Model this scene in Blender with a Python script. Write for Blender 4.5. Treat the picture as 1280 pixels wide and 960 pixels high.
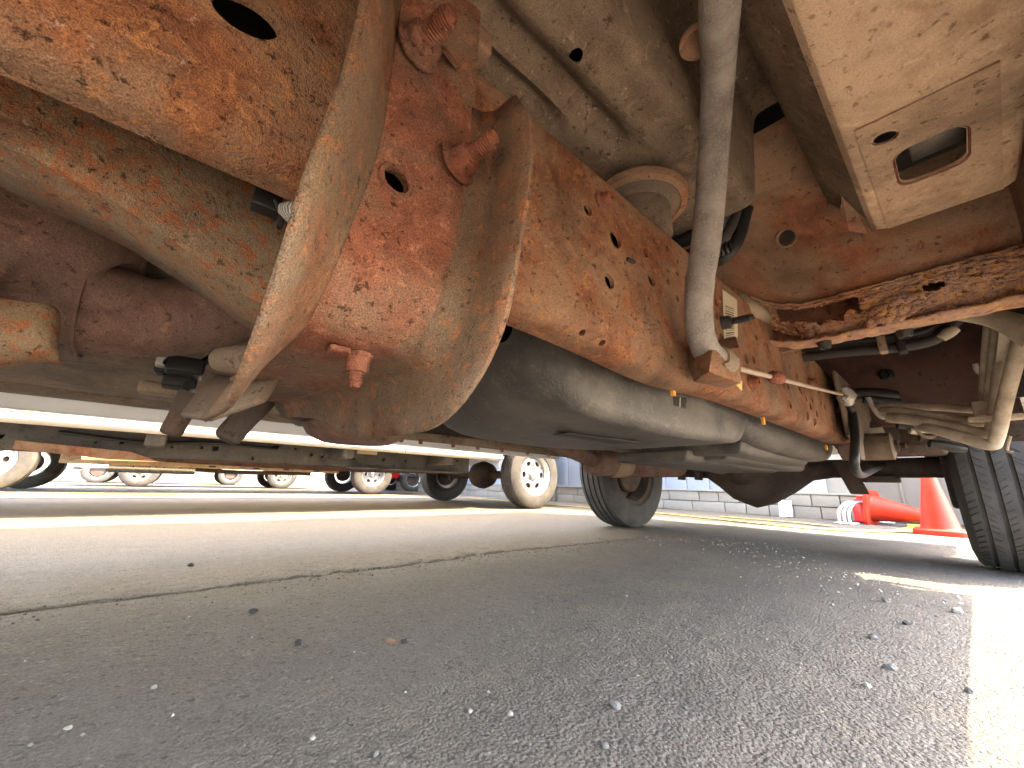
import bpy, bmesh, math, random
import numpy as np
from mathutils import Vector, Matrix, noise
random.seed(7); np.random.seed(7)
R = math.radians
for o in list(bpy.data.objects): bpy.data.objects.remove(o)
SC = bpy.context.scene
COL = SC.collection

# ------------------------------------------------------------------ camera
CAM = Vector((0, 0, .2535)); FPX = 477.7
yaw, pitch, roll = .8668, .2583, .0282
f0 = Vector((-math.sin(yaw), math.cos(yaw), 0)); r0 = Vector((math.cos(yaw), math.sin(yaw), 0)); u0 = Vector((0, 0, 1))
FW = f0*math.cos(pitch)+u0*math.sin(pitch); u1 = -f0*math.sin(pitch)+u0*math.cos(pitch)
RT = r0*math.cos(roll)+u1*math.sin(roll); UP = -r0*math.sin(roll)+u1*math.cos(roll)
cd = bpy.data.cameras.new('camera'); cam = bpy.data.objects.new('camera', cd); COL.objects.link(cam)
cd.sensor_width = 36; cd.lens = 36*FPX/1280; cd.clip_start = .01; cd.clip_end = 600
m = Matrix((RT, UP, -FW)).transposed().to_4x4(); m.translation = CAM; cam.matrix_world = m
SC.camera = cam

# ------------------------------------------------------------------ sky, sun, exposure
SUN = Vector((.60, .42, 1)).normalized()
w = bpy.data.worlds.new('World'); SC.world = w; w.use_nodes = True
nt = w.node_tree; bg = nt.nodes['Background']; sky = nt.nodes.new('ShaderNodeTexSky')
sky.sky_type = 'NISHITA'; sky.sun_disc = False; sky.dust_density = 3; sky.ozone_density = .45
sky.sun_elevation = math.asin(SUN.z); sky.sun_rotation = math.atan2(SUN.x, SUN.y)
nt.links.new(sky.outputs[0], bg.inputs[0]); bg.inputs[1].default_value = .15
sd = bpy.data.lights.new('sun', 'SUN'); sd.energy = 2.0; sd.angle = R(.55); sd.color = (1, .84, .58)
so = bpy.data.objects.new('sun', sd); COL.objects.link(so)
so.rotation_euler = SUN.to_track_quat('Z', 'Y').to_euler()
vs = SC.view_settings; vs.view_transform = 'Standard'; vs.look = 'None'; vs.exposure = 4.58; vs.gamma = 1; vs.use_curve_mapping = False

def at(px, py, **k):
    """where the line of sight through a photo point meets the plane X=, Y= or Z="""
    d = (RT*((px-640)/FPX) - UP*((py-480)/FPX) + FW)
    a, v = list(k.items())[0]; i = 'XYZ'.index(a)
    return CAM + d*((v-CAM[i])/d[i])

# ------------------------------------------------------------------ materials
MAT = {}
class NB:
    def __init__(s, name):
        s.m = bpy.data.materials.new(name); s.m.use_nodes = True; s.t = s.m.node_tree
        s.b = s.t.nodes['Principled BSDF']; s.n = s.t.nodes; MAT[name] = s.m
        s.co = s.n.new('ShaderNodeTexCoord').outputs['Object']
    def link(s, a, b): s.t.links.new(a, b)
    def mapping(s, sc):
        n = s.n.new('ShaderNodeMapping'); n.inputs['Scale'].default_value = sc; s.link(s.co, n.inputs[0]); return n.outputs[0]
    def noise(s, scale, detail=6, rough=.6, dist=0, co=None):
        n = s.n.new('ShaderNodeTexNoise'); n.inputs['Scale'].default_value = scale; n.inputs['Detail'].default_value = detail
        n.inputs['Roughness'].default_value = rough; n.inputs['Distortion'].default_value = dist
        s.link(co or s.co, n.inputs['Vector']); return n.outputs['Fac']
    def voro(s, scale, feat='F1', co=None, out='Distance'):
        n = s.n.new('ShaderNodeTexVoronoi'); n.feature = feat; n.inputs['Scale'].default_value = scale
        s.link(co or s.co, n.inputs['Vector']); return n.outputs[out]
    def ramp(s, fac, stops):
        n = s.n.new('ShaderNodeValToRGB'); e = n.color_ramp.elements
        while len(e) < len(stops): e.new(.5)
        for i, (p, c) in enumerate(stops):
            e[i].position = p; e[i].color = (*c, 1) if hasattr(c, '__len__') else (c, c, c, 1)
        s.link(fac, n.inputs[0]); return n.outputs[0]
    def mix(s, fac, a, b, mode='MIX'):
        n = s.n.new('ShaderNodeMix'); n.data_type = 'RGBA'; n.blend_type = mode
        for sock, v in ((n.inputs[0], fac), (n.inputs[6], a), (n.inputs[7], b)):
            if hasattr(v, 'is_output'): s.link(v, sock)
            elif hasattr(v, '__len__'): sock.default_value = (*v, 1)
            else: sock.default_value = v
        return n.outputs[2]
    def math(s, op, a, b=0.):
        n = s.n.new('ShaderNodeMath'); n.operation = op
        for i, v in enumerate((a, b)):
            if hasattr(v, 'is_output'): s.link(v, n.inputs[i])
            else: n.inputs[i].default_value = v
        return n.outputs[0]
    def bump(s, h, dist=.002, strength=1., prev=None):
        n = s.n.new('ShaderNodeBump'); n.inputs['Distance'].default_value = dist; n.inputs['Strength'].default_value = strength
        s.link(h, n.inputs['Height'])
        if prev: s.link(prev, n.inputs['Normal'])
        return n.outputs[0]
    def done(s, col, rough=.8, nrm=None, metal=0., spec=.3):
        for k, v in (('Base Color', col), ('Roughness', rough), ('Metallic', metal), ('Specular IOR Level', spec)):
            if hasattr(v, 'is_output'): s.link(v, s.b.inputs[k])
            elif hasattr(v, '__len__'): s.b.inputs[k].default_value = (*v, 1)
            else: s.b.inputs[k].default_value = v
        if nrm: s.link(nrm, s.b.inputs['Normal'])
        return s.m

def rust(name, dark, mid, bright, grey, scale=1., greyamt=.45, brightamt=.55, bump=.0022, grain=.5, speck=None, rough=.78, crust=None):
    n = NB(name)
    big = n.noise(7*scale, 4, .62, .4); med = n.noise(26*scale, 5, .70, .6); fine = n.noise(150*scale, 3, .7); mic = n.noise(620*scale, 2, .6); stain = n.noise(4.5, 4, .66, .8)
    c = n.mix(n.ramp(med, [(.3, 0.), (.62, 1.)]), dark, mid)
    c = n.mix(n.ramp(big, [(greyamt-.02, 1.), (greyamt+.13, 0.)]), c, grey)
    br = n.math('MULTIPLY', n.ramp(n.noise(40*scale, 4, .7, .8), [(brightamt, 0.), (brightamt+.1, 1.)]), n.ramp(fine, [(.35, .25), (.6, 1.)]))
    c = n.mix(br, c, bright)
    pit = n.ramp(n.noise(75*scale, 3, .75), [(.30, 1.), (.40, 0.)])
    c = n.mix(n.math('MULTIPLY', pit, .75), c, tuple(v*.35 for v in dark))
    c = n.mix(1., c, n.ramp(stain, [(.36, .58), (.52, 1.)]), 'MULTIPLY')
    if crust: c = n.mix(n.math('MULTIPLY', n.ramp(n.noise(95, 4, .72, 1.), [(.60, 0.), (.68, 1.)]), n.ramp(n.noise(6.5, 3, .6), [(.48, 0.), (.60, .75)])), c, crust)
    if speck:
        wob = n.math('ADD', n.voro(60*scale), n.math('MULTIPLY', n.math('SUBTRACT', n.noise(190*scale, 4, .7), .5), .42))
        wob = n.math('ADD', wob, n.math('MULTIPLY', n.ramp(n.noise(9*scale, 4, .6), [(.42, 1.), (.62, 0.)]), .22))
        sp = n.ramp(wob, [(.06, 1.), (.20, 0.)]); c = n.mix(n.math('MULTIPLY', sp, .7), c, speck)
    g = n.ramp(mic, [(.3, 1-grain), (.7, 1+grain*.0 if grain < .01 else 1.)])
    c = n.mix(1., c, g, 'MULTIPLY')
    h = n.math('ADD', n.math('MULTIPLY', med, 1.0), n.math('MULTIPLY', fine, .45))
    h = n.math('ADD', h, n.math('MULTIPLY', mic, .12)); h = n.math('SUBTRACT', h, n.math('MULTIPLY', pit, .35))
    return n.done(c, n.ramp(med, [(.3, rough-.12), (.7, rough+.12)]), n.bump(h, bump), 0., .35)

rust('rust_rail', (.17, .055, .022), (.42, .162, .064), (.58, .245, .085), (.36, .195, .105), 1.9, .46, .55, .005, .6, crust=(.62, .40, .28))
rust('rust_web', (.19, .056, .028), (.41, .152, .080), (.54, .225, .125), (.30, .172, .102), 1.7, .46, .56, .0028, .68, crust=(.62, .34, .22))
rust('rust_bracket', (.15, .060, .029), (.36, .165, .082), (.52, .195, .072), (.25, .160, .095), 2.0, .48, .55, .0022, .68)
rust('rust_bolt', (.14, .038, .02), (.38, .125, .062), (.50, .20, .10), (.26, .13, .08), 2.2, .40, .55, .003, .6)
rust('rust_flake', (.22, .07, .03), (.58, .27, .145), (.80, .41, .12), (.50, .29, .20), 1.3, .47, .50, .006, .5)
rust('rust_panel', (.20, .062, .026), (.42, .165, .078), (.52, .20, .085), (.36, .215, .13), 1., .49, .60, .0018, .42)
rust('rust_brown', (.14, .072, .050), (.28, .155, .110), (.42, .20, .12), (.23, .145, .11), 1.2, .45, .60, .002, .5)
rust('rust_dark', (.045, .027, .018), (.105, .062, .042), (.24, .115, .06), (.085, .064, .05), 1.2, .45, .60, .0018, .5)
rust('rust_beam', (.18, .062, .026), (.42, .24, .125), (.46, .135, .04), (.32, .22, .13), 2.0, .48, .50, .0035, .6, crust=(.50, .38, .24))
rust('tan_steel', (.19, .115, .068), (.42, .285, .175), (.50, .235, .095), (.33, .245, .16), 1., .48, .62, .0014, .45)
rust('hanger_steel', (.11, .070, .046), (.24, .16, .105), (.34, .17, .085), (.19, .14, .098), 1., .48, .62, .0014, .4)
rust('undercoat', (.12, .075, .047), (.30, .205, .135), (.42, .30, .20), (.24, .17, .115), 1.3, .46, .58, .0028, .55, (.52, .42, .31))
rust('sill_paint', (.42, .255, .15), (.70, .50, .335), (.78, .56, .375), (.64, .45, .295), 1., .42, .6, .0018, .30, (.30, .15, .08))
rust('sill_primer', (.32, .185, .105), (.57, .385, .25), (.62, .42, .265), (.50, .335, .215), 1.3, .46, .58, .0022, .36, (.34, .18, .10))
rust('bed_red', (.045, .020, .015), (.125, .052, .036), (.17, .075, .045), (.085, .046, .034), .8, .42, .66, .0008, .3)
rust('far_frame', (.055, .048, .041), (.12, .105, .088), (.18, .13, .085), (.10, .092, .08), .8, .48, .66, .001, .3)
n = NB('tank_plastic'); a = n.noise(9, 6, .6); b = n.noise(300, 4, .6)
c = n.mix(n.ramp(a, [(.35, 0.), (.65, 1.)]), (.042, .037, .032), (.115, .098, .080)); c = n.mix(n.ramp(n.noise(45, 5, .78, .6), [(.54, 0.), (.70, .45)]), c, (.20, .165, .125)); c = n.mix(n.ramp(n.noise(16, 7, .7), [(.56, 0.), (.70, .55)]), c, (.035, .030, .026))
n.done(c, n.ramp(a, [(.3, .42), (.7, .68)]), n.bump(n.math('ADD', b, n.math('MULTIPLY', n.noise(40, 5, .7), 2.)), .0012), 0, .4)
n = NB('hose_rubber'); a = n.noise(30, 5, .6); b = n.noise(420, 5, .7)
c = n.mix(n.ramp(a, [(.35, 0.), (.65, 1.)]), (.19, .165, .145), (.33, .29, .25)); c = n.mix(n.ramp(b, [(.50, 0.), (.62, .5)]), c, (.42, .37, .32))
n.done(c, .85, n.bump(b, .0012), 0, .25)
n = NB('tyre_rubber'); a = n.noise(14, 6, .65); b = n.noise(260, 4, .6)
c = n.mix(n.ramp(a, [(.3, 0.), (.7, 1.)]), (.030, .028, .027), (.062, .057, .052)); c = n.mix(n.ramp(b, [(.62, 0.), (.7, .5)]), c, (.12, .11, .10))
n.done(c, .82, n.bump(b, .0008), 0, .3)
n = NB('dusty_tyre'); a = n.noise(11, 6, .65)
n.done(n.mix(n.ramp(a, [(.35, 0.), (.65, 1.)]), (.030, .026, .021), (.058, .049, .039)), .85, n.bump(n.noise(120, 4), .001))
n = NB('alloy'); a = n.noise(18, 5)
n.done(n.mix(a, (.34, .335, .32), (.50, .485, .46)), n.ramp(a, [(.3, .22), (.7, .42)]), None, .85, .5)
n = NB('dark_steel'); n.done((.035, .030, .027), .6, n.bump(n.noise(90, 5), .001))
n = NB('black_plastic'); n.done((.018, .017, .016), .45, n.bump(n.noise(160, 4), .0004))
n = NB('white_paint'); a = n.noise(4, 6, .6)
n.done(n.mix(n.ramp(a, [(.4, 0.), (.75, 1.)]), (.80, .79, .76), (.66, .63, .57)), .28, None, 0, .5)
n = NB('cream_paint'); n.done(n.mix(n.noise(5, 5), (.72, .62, .42), (.58, .42, .22)), .4)
n = NB('grey_paint'); n.done(n.mix(n.noise(3, 5), (.33, .34, .36), (.42, .43, .44)), .3)
n = NB('zinc'); a = n.noise(120, 5); n.done(n.mix(a, (.36, .33, .29), (.60, .56, .50)), .45, n.bump(a, .0006), .35)
n = NB('tube_tan'); a = n.noise(22, 6, .65)
c = n.mix(n.ramp(a, [(.35, 0.), (.65, 1.)]), (.23, .185, .135), (.42, .35, .265)); c = n.mix(n.ramp(n.noise(90, 5, .7), [(.62, 0.), (.68, .8)]), c, (.16, .11, .075))
n.done(c, .75, n.bump(n.noise(150, 5), .0008))
n = NB('cable_steel'); a = n.noise(60, 5); n.done(n.mix(a, (.30, .21, .15), (.50, .39, .30)), .55, n.bump(n.noise(500, 3), .0006))
n = NB('braid'); wv = n.n.new('ShaderNodeTexWave'); wv.inputs['Scale'].default_value = 160; wv.inputs['Distortion'].default_value = 3; n.link(n.co, wv.inputs[0])
n.done(n.mix(wv.outputs['Fac'], (.22, .20, .17), (.62, .59, .53)), .5, n.bump(wv.outputs['Fac'], .0012), .3)
n = NB('orange_tag'); n.done((.62, .28, .035), .5)
n = NB('yellow_plastic'); n.done((.62, .46, .18), .55)
n = NB('label_paper'); n.done(n.mix(n.noise(90, 5), (.56, .48, .34), (.42, .33, .21)), .7)
n = NB('label_ink'); n.done((.10, .075, .055), .7)
n = NB('blue_siding'); a = n.noise(3, 5); n.done(n.mix(a, (.23, .25, .285), (.27, .29, .32)), .55)
n = NB('pale_siding'); a = n.noise(3, 5); n.done(n.mix(a, (.27, .275, .29), (.34, .34, .34)), .6)
n = NB('grey_door'); n.done(n.mix(n.noise(4, 5), (.12, .105, .09), (.16, .145, .12)), .6)
n = NB('block'); a = n.noise(12, 7, .7); n.done(n.mix(a, (.17, .155, .13), (.26, .24, .20)), .9, n.bump(n.noise(140, 4), .002))
n = NB('cone_orange'); a = n.noise(10, 6, .6); n.done(n.mix(n.ramp(a, [(.4, 0.), (.75, 1.)]), (.42, .020, .006), (.36, .035, .014)), .5, n.bump(n.noise(40, 4), .001))
n = NB('red_paint'); n.done((.55, .02, .02), .3)
n = NB('galvanised'); n.done(n.mix(n.noise(40, 5), (.42, .42, .42), (.60, .60, .59)), .4, None, .5)
n = NB('yellow_line'); a = n.noise(28, 7, .7); n.done(n.mix(n.ramp(a, [(.42, 0.), (.55, 1.)]), (.42, .33, .035), (.32, .26, .07)), .85, n.bump(n.noise(200, 4), .002))
n = NB('white_line'); a = n.noise(28, 7, .7); n.done(n.mix(n.ramp(a, [(.42, 0.), (.55, 1.)]), (.32, .30, .25), (.18, .165, .14)), .85, n.bump(n.noise(200, 4), .002))
n = NB('stone_grey'); a = n.noise(120, 6, .7); n.done(n.mix(a, (.09, .085, .078), (.22, .205, .185)), .9, n.bump(a, .001))
n = NB('stone_pale'); a = n.noise(120, 6, .7); n.done(n.mix(a, (.26, .235, .20), (.42, .39, .34)), .9, n.bump(a, .001))
n = NB('stone_black'); a = n.noise(120, 6, .7); n.done(n.mix(a, (.018, .017, .016), (.05, .046, .042)), .85, n.bump(a, .001))
n = NB('red_lamp'); n.done((.42, .01, .012), .25)

# asphalt: dark sealed bay under the truck, older dusty surface beyond the joint at X=-1.22
n = NB('asphalt')
sep = n.n.new('ShaderNodeSeparateXYZ'); n.link(n.co, sep.inputs[0])
big = n.noise(1.6, 5, .65, .5); med = n.noise(9, 5, .7); agg = n.voro(210); agg2 = n.noise(330, 4, .7); v3 = n.voro(190, 'F1', None, 'Color')
c = n.mix(n.ramp(big, [(.32, 0.), (.68, 1.)]), (.116, .099, .080), (.172, .146, .114))
edge = n.math('ADD', sep.outputs[0], n.math('MULTIPLY', n.math('SUBTRACT', n.noise(5, 6, .7), .5), .35))
old = n.math('LESS_THAN', edge, -1.24)
mr = n.n.new('ShaderNodeMapRange'); mr.interpolation_type = 'SMOOTHSTEP'
for k, v in zip((1, 2, 3, 4), (-.70, -1.75, 0, 1)): mr.inputs[k].default_value = v
n.link(edge, mr.inputs[0])
c = n.mix(mr.outputs[0], c, n.mix(med, (.122, .090, .055), (.190, .146, .092)))
c = n.mix(n.math('MULTIPLY', n.ramp(med, [(.52, 0.), (.66, 1.)]), .6), c, (.20, .16, .112))
gr = n.n.new('ShaderNodeRGBToBW'); n.link(v3, gr.inputs[0])
c = n.mix(n.ramp(gr.outputs[0], [(.80, 0.), (.92, .5)]), c, (.27, .24, .20))
c = n.mix(n.ramp(gr.outputs[0], [(.10, .6), (.22, 0.)]), c, (.030, .028, .026))
c = n.mix(1., c, n.ramp(agg2, [(.32, .50), (.62, 1.05)]), 'MULTIPLY')
h = n.math('ADD', n.math('MULTIPLY', agg, -1.2), n.math('MULTIPLY', agg2, 1.)); h = n.math('ADD', h, n.math('MULTIPLY', n.noise(60, 5, .7), 1.2))
n.done(c, n.ramp(med, [(.3, .72), (.7, .92)]), n.bump(h, .0052), 0, .4)

# ------------------------------------------------------------------ mesh helpers
def tag(o, label=None, cat=None, group=None, kind=None):
    for k, v in (('label', label), ('category', cat), ('group', group), ('kind', kind)):
        if v: o[k] = v
    return o
def empty(name, loc, label, cat, group=None, rz=0):
    o = bpy.data.objects.new(name, None); COL.objects.link(o); o.location = loc; o.rotation_euler = (0, 0, rz); o.empty_display_size = .1
    return tag(o, label, cat, group)
def mk(name, verts, faces, mat, parent=None, smooth=False, solid=0, bevel=0, sub=0, fix=True, ang=40):
    me = bpy.data.meshes.new(name); me.from_pydata([tuple(v) for v in verts], [], faces); me.validate()
    if fix:
        bm = bmesh.new(); bm.from_mesh(me); bmesh.ops.recalc_face_normals(bm, faces=bm.faces); bm.to_mesh(me); bm.free()
    o = bpy.data.objects.new(name, me); COL.objects.link(o)
    me.materials.append(MAT[mat])
    if smooth: me.shade_smooth()
    if solid:
        md = o.modifiers.new('s', 'SOLIDIFY'); md.thickness = solid; md.offset = 0
    if bevel:
        md = o.modifiers.new('b', 'BEVEL'); md.width = bevel; md.segments = 3; md.limit_method = 'ANGLE'; md.angle_limit = R(35)
        me.shade_smooth()
    if sub:
        md = o.modifiers.new('u', 'SUBSURF'); md.levels = md.render_levels = sub; me.shade_smooth()
    if smooth and ang and not sub: me.set_sharp_from_angle(angle=R(ang))
    if parent:
        o.parent = parent
        if parent.type == 'EMPTY': o.matrix_parent_inverse = Matrix.Translation(parent.location).inverted()
    return o
def box(name, lo, hi, mat, parent=None, bevel=0, **k):
    x0, y0, z0 = lo; x1, y1, z1 = hi
    v = [(x, y, z) for x in (x0, x1) for y in (y0, y1) for z in (z0, z1)]
    return mk(name, v, [(0, 1, 3, 2), (4, 6, 7, 5), (0, 4, 5, 1), (2, 3, 7, 6), (0, 2, 6, 4), (1, 5, 7, 3)], mat, parent, bevel=bevel, **k)
def hexa(name, p, mat, parent=None, bevel=0, **k):
    """8 points: bottom ring of 4, top ring of 4"""
    return mk(name, p, [(3, 2, 1, 0), (4, 5, 6, 7), (0, 1, 5, 4), (1, 2, 6, 5), (2, 3, 7, 6), (3, 0, 4, 7)], mat, parent, bevel=bevel, **k)
def grid(name, rows, mat, parent=None, cu=False, cv=False, **k):
    nr, nc = len(rows), len(rows[0]); v = [p for r in rows for p in r]; f = []
    for i in range(nr if cu else nr-1):
        for j in range(nc if cv else nc-1):
            f.append((i*nc+j, i*nc+(j+1) % nc, ((i+1) % nr)*nc+(j+1) % nc, ((i+1) % nr)*nc+j))
    k.setdefault('smooth', True)
    return mk(name, v, f, mat, parent, **k)
def cat(pts, per=6):
    P = [Vector(p) for p in pts]; P = [2*P[0]-P[1]]+P+[2*P[-1]-P[-2]]; out = []
    for i in range(1, len(P)-2):
        a, b, c, d = P[i-1:i+3]
        for j in range(per):
            t = j/per; out.append(.5*((2*b)+(c-a)*t+(2*a-5*b+4*c-d)*t*t+(3*b-a-3*c+d)*t**3))
    out.append(P[-2]); return out
def tube(name, pts, r, mat, parent=None, nseg=14, curve=6, caps=True, **k):
    rs = r if hasattr(r, '__len__') else [r]*len(pts)
    if curve:
        rr = [v.x for v in cat([(q, 0, 0) for q in rs], curve)]; P = cat(pts, curve)
    else: P = [Vector(p) for p in pts]; rr = rs
    v = []; f = []; T = (P[1]-P[0]).normalized(); N = T.orthogonal().normalized()
    for i, p in enumerate(P):
        t = (P[min(i+1, len(P)-1)]-P[max(i-1, 0)]).normalized(); N = (N-t*N.dot(t)).normalized(); B = t.cross(N)
        for j in range(nseg):
            a = 2*math.pi*j/nseg; v.append(p+(N*math.cos(a)+B*math.sin(a))*rr[i])
    for i in range(len(P)-1):
        for j in range(nseg): f.append((i*nseg+j, i*nseg+(j+1) % nseg, (i+1)*nseg+(j+1) % nseg, (i+1)*nseg+j))
    if caps: f += [tuple(range(nseg)), tuple(range(len(v)-nseg, len(v)))]
    return mk(name, v, f, mat, parent, smooth=True, **k)
def lathe(name, prof, c, axis, mat, parent=None, nseg=32, ang=35, **k):
    A = Vector(axis).normalized(); N = A.orthogonal().normalized(); B = A.cross(N); c = Vector(c); v = []; f = []
    for r, t in prof:
        for j in range(nseg):
            a = 2*math.pi*j/nseg; v.append(c+A*t+(N*math.cos(a)+B*math.sin(a))*r)
    for i in range(len(prof)-1):
        for j in range(nseg): f.append((i*nseg+j, i*nseg+(j+1) % nseg, (i+1)*nseg+(j+1) % nseg, (i+1)*nseg+j))
    if prof[0][0] > 1e-4 and k.pop('capa', True): f.append(tuple(range(nseg)))
    if prof[-1][0] > 1e-4 and k.pop('capb', True): f.append(tuple(range(len(v)-nseg, len(v))))
    k.pop('capa', 0); k.pop('capb', 0)
    return mk(name, v, f, mat, parent, smooth=True, ang=ang, **k)
def cyl_data(c, axis, r, h, nseg=18, r2=None, up=None):
    A = Vector(axis).normalized(); N = (Vector(up) if up else A.orthogonal()).normalized(); B = A.cross(N); c = Vector(c)
    v = []
    for s in (-.5, .5):
        for j in range(nseg):
            a = 2*math.pi*j/nseg; v.append(c+A*(s*h)+N*math.cos(a)*r+B*math.sin(a)*(r2 or r))
    f = [tuple(reversed(range(nseg))), tuple(range(nseg, 2*nseg))]+[(j, (j+1) % nseg, nseg+(j+1) % nseg, nseg+j) for j in range(nseg)]
    return v, f
def cut(o, holes):
    """cut a list of (verts, faces) solids out of object o (and bake its modifiers)"""
    V = []; F = []
    for v, f in holes:
        b = len(V); V += v; F += [tuple(i+b for i in q) for q in f]
    c = mk('cutter', V, F, 'dark_steel')
    c.matrix_world = Matrix.Identity(4)
    md = o.modifiers.new('c', 'BOOLEAN'); md.object = c; md.operation = 'DIFFERENCE'; md.solver = 'EXACT'
    bpy.context.view_layer.update(); dg = bpy.context.evaluated_depsgraph_get()
    me = bpy.data.meshes.new_from_object(o.evaluated_get(dg)); o.modifiers.clear(); o.data = me
    bpy.data.objects.remove(c); me.set_sharp_from_angle(angle=R(35))
    return o
def extr(name, poly, ys, mat, parent=None, axis='Y', **k):
    """closed polygon in the plane across `axis`, extruded over the stations in ys"""
    def P(a, b, t): return {'Y': (a, t, b), 'X': (t, a, b), 'Z': (a, b, t)}[axis]
    n_ = len(poly); v = [P(a, b, t) for t in ys for a, b in poly]; f = []
    for i in range(len(ys)-1):
        for j in range(n_): f.append((i*n_+j, i*n_+(j+1) % n_, (i+1)*n_+(j+1) % n_, (i+1)*n_+j))
    f += [tuple(range(n_)), tuple(range(len(v)-n_, len(v)))]
    return mk(name, v, f, mat, parent, **k)
def arc(cx, cz, r, a0, a1, n_=6): return [(cx+r*math.cos(R(a0+(a1-a0)*i/n_)), cz+r*math.sin(R(a0+(a1-a0)*i/n_))) for i in range(n_+1)]
def rough(o, amp, sc, seed=0):
    for v in o.data.vertices:
        v.co += Vector((noise.noise(v.co*sc+Vector((seed, 0, 0))), noise.noise(v.co*sc+Vector((0, seed+9, 0))), noise.noise(v.co*sc+Vector((0, 0, seed+5)))))*amp
    return o

# ================================================================== THE SETTING
def spaced(segs):
    out = [segs[0][0]]
    for a, b, n_ in segs: out += list(np.linspace(a, b, n_+1)[1:])
    return np.array(out)
xs = spaced([(-300, -40, 6), (-40, -8, 16), (-8, -2.2, 60), (-2.2, .6, 420), (.6, 4, 30), (4, 300, 10)])
ys = spaced([(-300, -20, 6), (-20, -1, 20), (-1, 0, 30), (0, 2.0, 330), (2.0, 5.2, 150), (5.2, 30, 20), (30, 300, 6)])
X, Y = np.meshgrid(xs, ys)
Z = np.zeros_like(X); near = (X > -8) & (X < 4) & (Y > -1) & (Y < 6)
def crack_x(y): return -1.215+.02*math.sin(y*4.1+.6)+.03*noise.noise(Vector((y*6, 3, 0)))+.012*noise.noise(Vector((y*31, 7, 0)))
cx_row = np.array([crack_x(y) for y in ys])
for i in range(len(ys)):
    for j in np.nonzero(near[i])[0]:
        x, y = X[i, j], Y[i, j]
        z = .006*noise.noise(Vector((x*1.7, y*1.7, 1)))+.0022*noise.noise(Vector((x*11, y*11, 4)))+.0016*noise.noise(Vector((x*55, y*55, 2)))
        d = abs(x-cx_row[i]); wd = .005+.008*noise.noise(Vector((y*7, 1, 1)))+.004*noise.noise(Vector((y*40, 2, 1)))
        if d < wd*2 and -1 < y < 2.1: z -= .007*max(0, 1-d/(max(wd, .003)*2))
        if -.30 < x-cx_row[i] < 0: z += (.0025*(1+(x-cx_row[i])/.30)+.006*noise.noise(Vector((x*30, y*24, 9)))*(1+(x-cx_row[i])/.30))*min(1, max(0, 2.0-y))
        Z[i, j] = z
nx = len(xs); V = np.stack([X, Y, Z], -1).reshape(-1, 3)
I = np.arange(len(ys)*nx).reshape(len(ys), nx); F = np.stack([I[:-1, :-1], I[:-1, 1:], I[1:, 1:], I[1:, :-1]], -1).reshape(-1, 4)
me = bpy.data.meshes.new('ground'); me.from_pydata(V.tolist(), [], F.tolist()); me.materials.append(MAT['asphalt']); me.shade_smooth()
ground = bpy.data.objects.new('ground', me); COL.objects.link(ground); tag(ground, kind='structure')
def gz(x, y): 
    return .006*noise.noise(Vector((x*1.7, y*1.7, 1)))+.0022*noise.noise(Vector((x*11, y*11, 4))) if -8 < x < 4 and -1 < y < 6 else 0

def stripe(name, pts, wd, mat):
    P = cat([(x, y, 0) for x, y in pts], 8); rows = [[], []]
    for i, p in enumerate(P):
        t = (P[min(i+1, len(P)-1)]-P[max(i-1, 0)]).normalized(); s = Vector((-t.y, t.x, 0))*wd/2
        for q, r_ in ((p+s, rows[0]), (p-s, rows[1])): r_.append((q.x, q.y, .0075))
    return tag(grid(name, rows, mat), kind='structure')
stripe('yellow_marking', [(-6, 4.15), (-3.5, 4.05), (-2.2, 4.0), (-1.3, 3.75), (-.75, 3.65), (-.45, 3.95), (-.36, 4.6), (-.4, 5.2)], .10, 'yellow_line')
stripe('yellow_marking', [(-1.7, 4.25), (-1.1, 4.2), (-.8, 4.1)], .08, 'yellow_line')
stripe('yellow_marking', [(-8.4, -4), (-7.3, -1), (-7.1, 1)], .16, 'yellow_line')
stripe('white_marking', [(-6.1, -5), (-6.1, 0), (-6.1, 6)], .11, 'white_line')
stripe('white_marking', [(-9.9, -5), (-9.9, 0), (-9.9, 6)], .11, 'white_line')

# ================================================================== THE TRUCK OVERHEAD
T = empty('truck', (-.76, 2.38, 0), 'rusty truck filling the top of the view, seen from underneath', 'truck')

# --- near frame rail: a C channel, web at X=-.22, with punched holes
RX = -.22
def cprofile(zb, zt, dep=.045, r=.026, t=.005):
    o = [(RX-dep, zb)]+[(RX-r+r*math.cos(R(a)), zb+r+r*math.sin(R(a))) for a in range(-90, 1, 15)]
    o += [(RX-r*.5+r*.5*math.cos(R(a)), zt-r*.5+r*.5*math.sin(R(a))) for a in range(0, 91, 15)]+[(RX-dep, zt)]
    i = [(RX-dep, zt-t)]+[(RX-t-(r*.5-t)*(1-math.cos(R(a))), zt-r*.5+(r*.5-t)*math.sin(R(a))) for a in range(90, -1, -15)]
    i += [(RX-r+(r-t)*math.cos(R(a)), zb+r+(r-t)*math.sin(R(a))) for a in range(0, -91, -15)]+[(RX-dep, zb+t)]
    return o+i
st = [(-2.2, .47, .70), (-1.2, .43, .66), (-.6, .405, .64)]+[(y/50, .403, .6145) for y in range(-28, 65)]+[(1.32, .402, .612), (1.5, .402, .600), (1.7, .42, .59), (1.95, .48, .62), (2.2, .545, .67), (2.7, .55, .68), (3.3, .50, .64)]
rows = []
for y, zb, zt in st:
    bulge = .012*math.exp(-((y-.46)/.14)**2)
    fr_ = min(1, max(0, (.10-y)/.06)); dep = .045-.015*fr_
    rows.append([(x, y, z-(bulge if z < .46 else 0)) for x, z in cprofile(zb+.021*fr_, zt, dep, .026-.006*fr_)])
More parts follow.
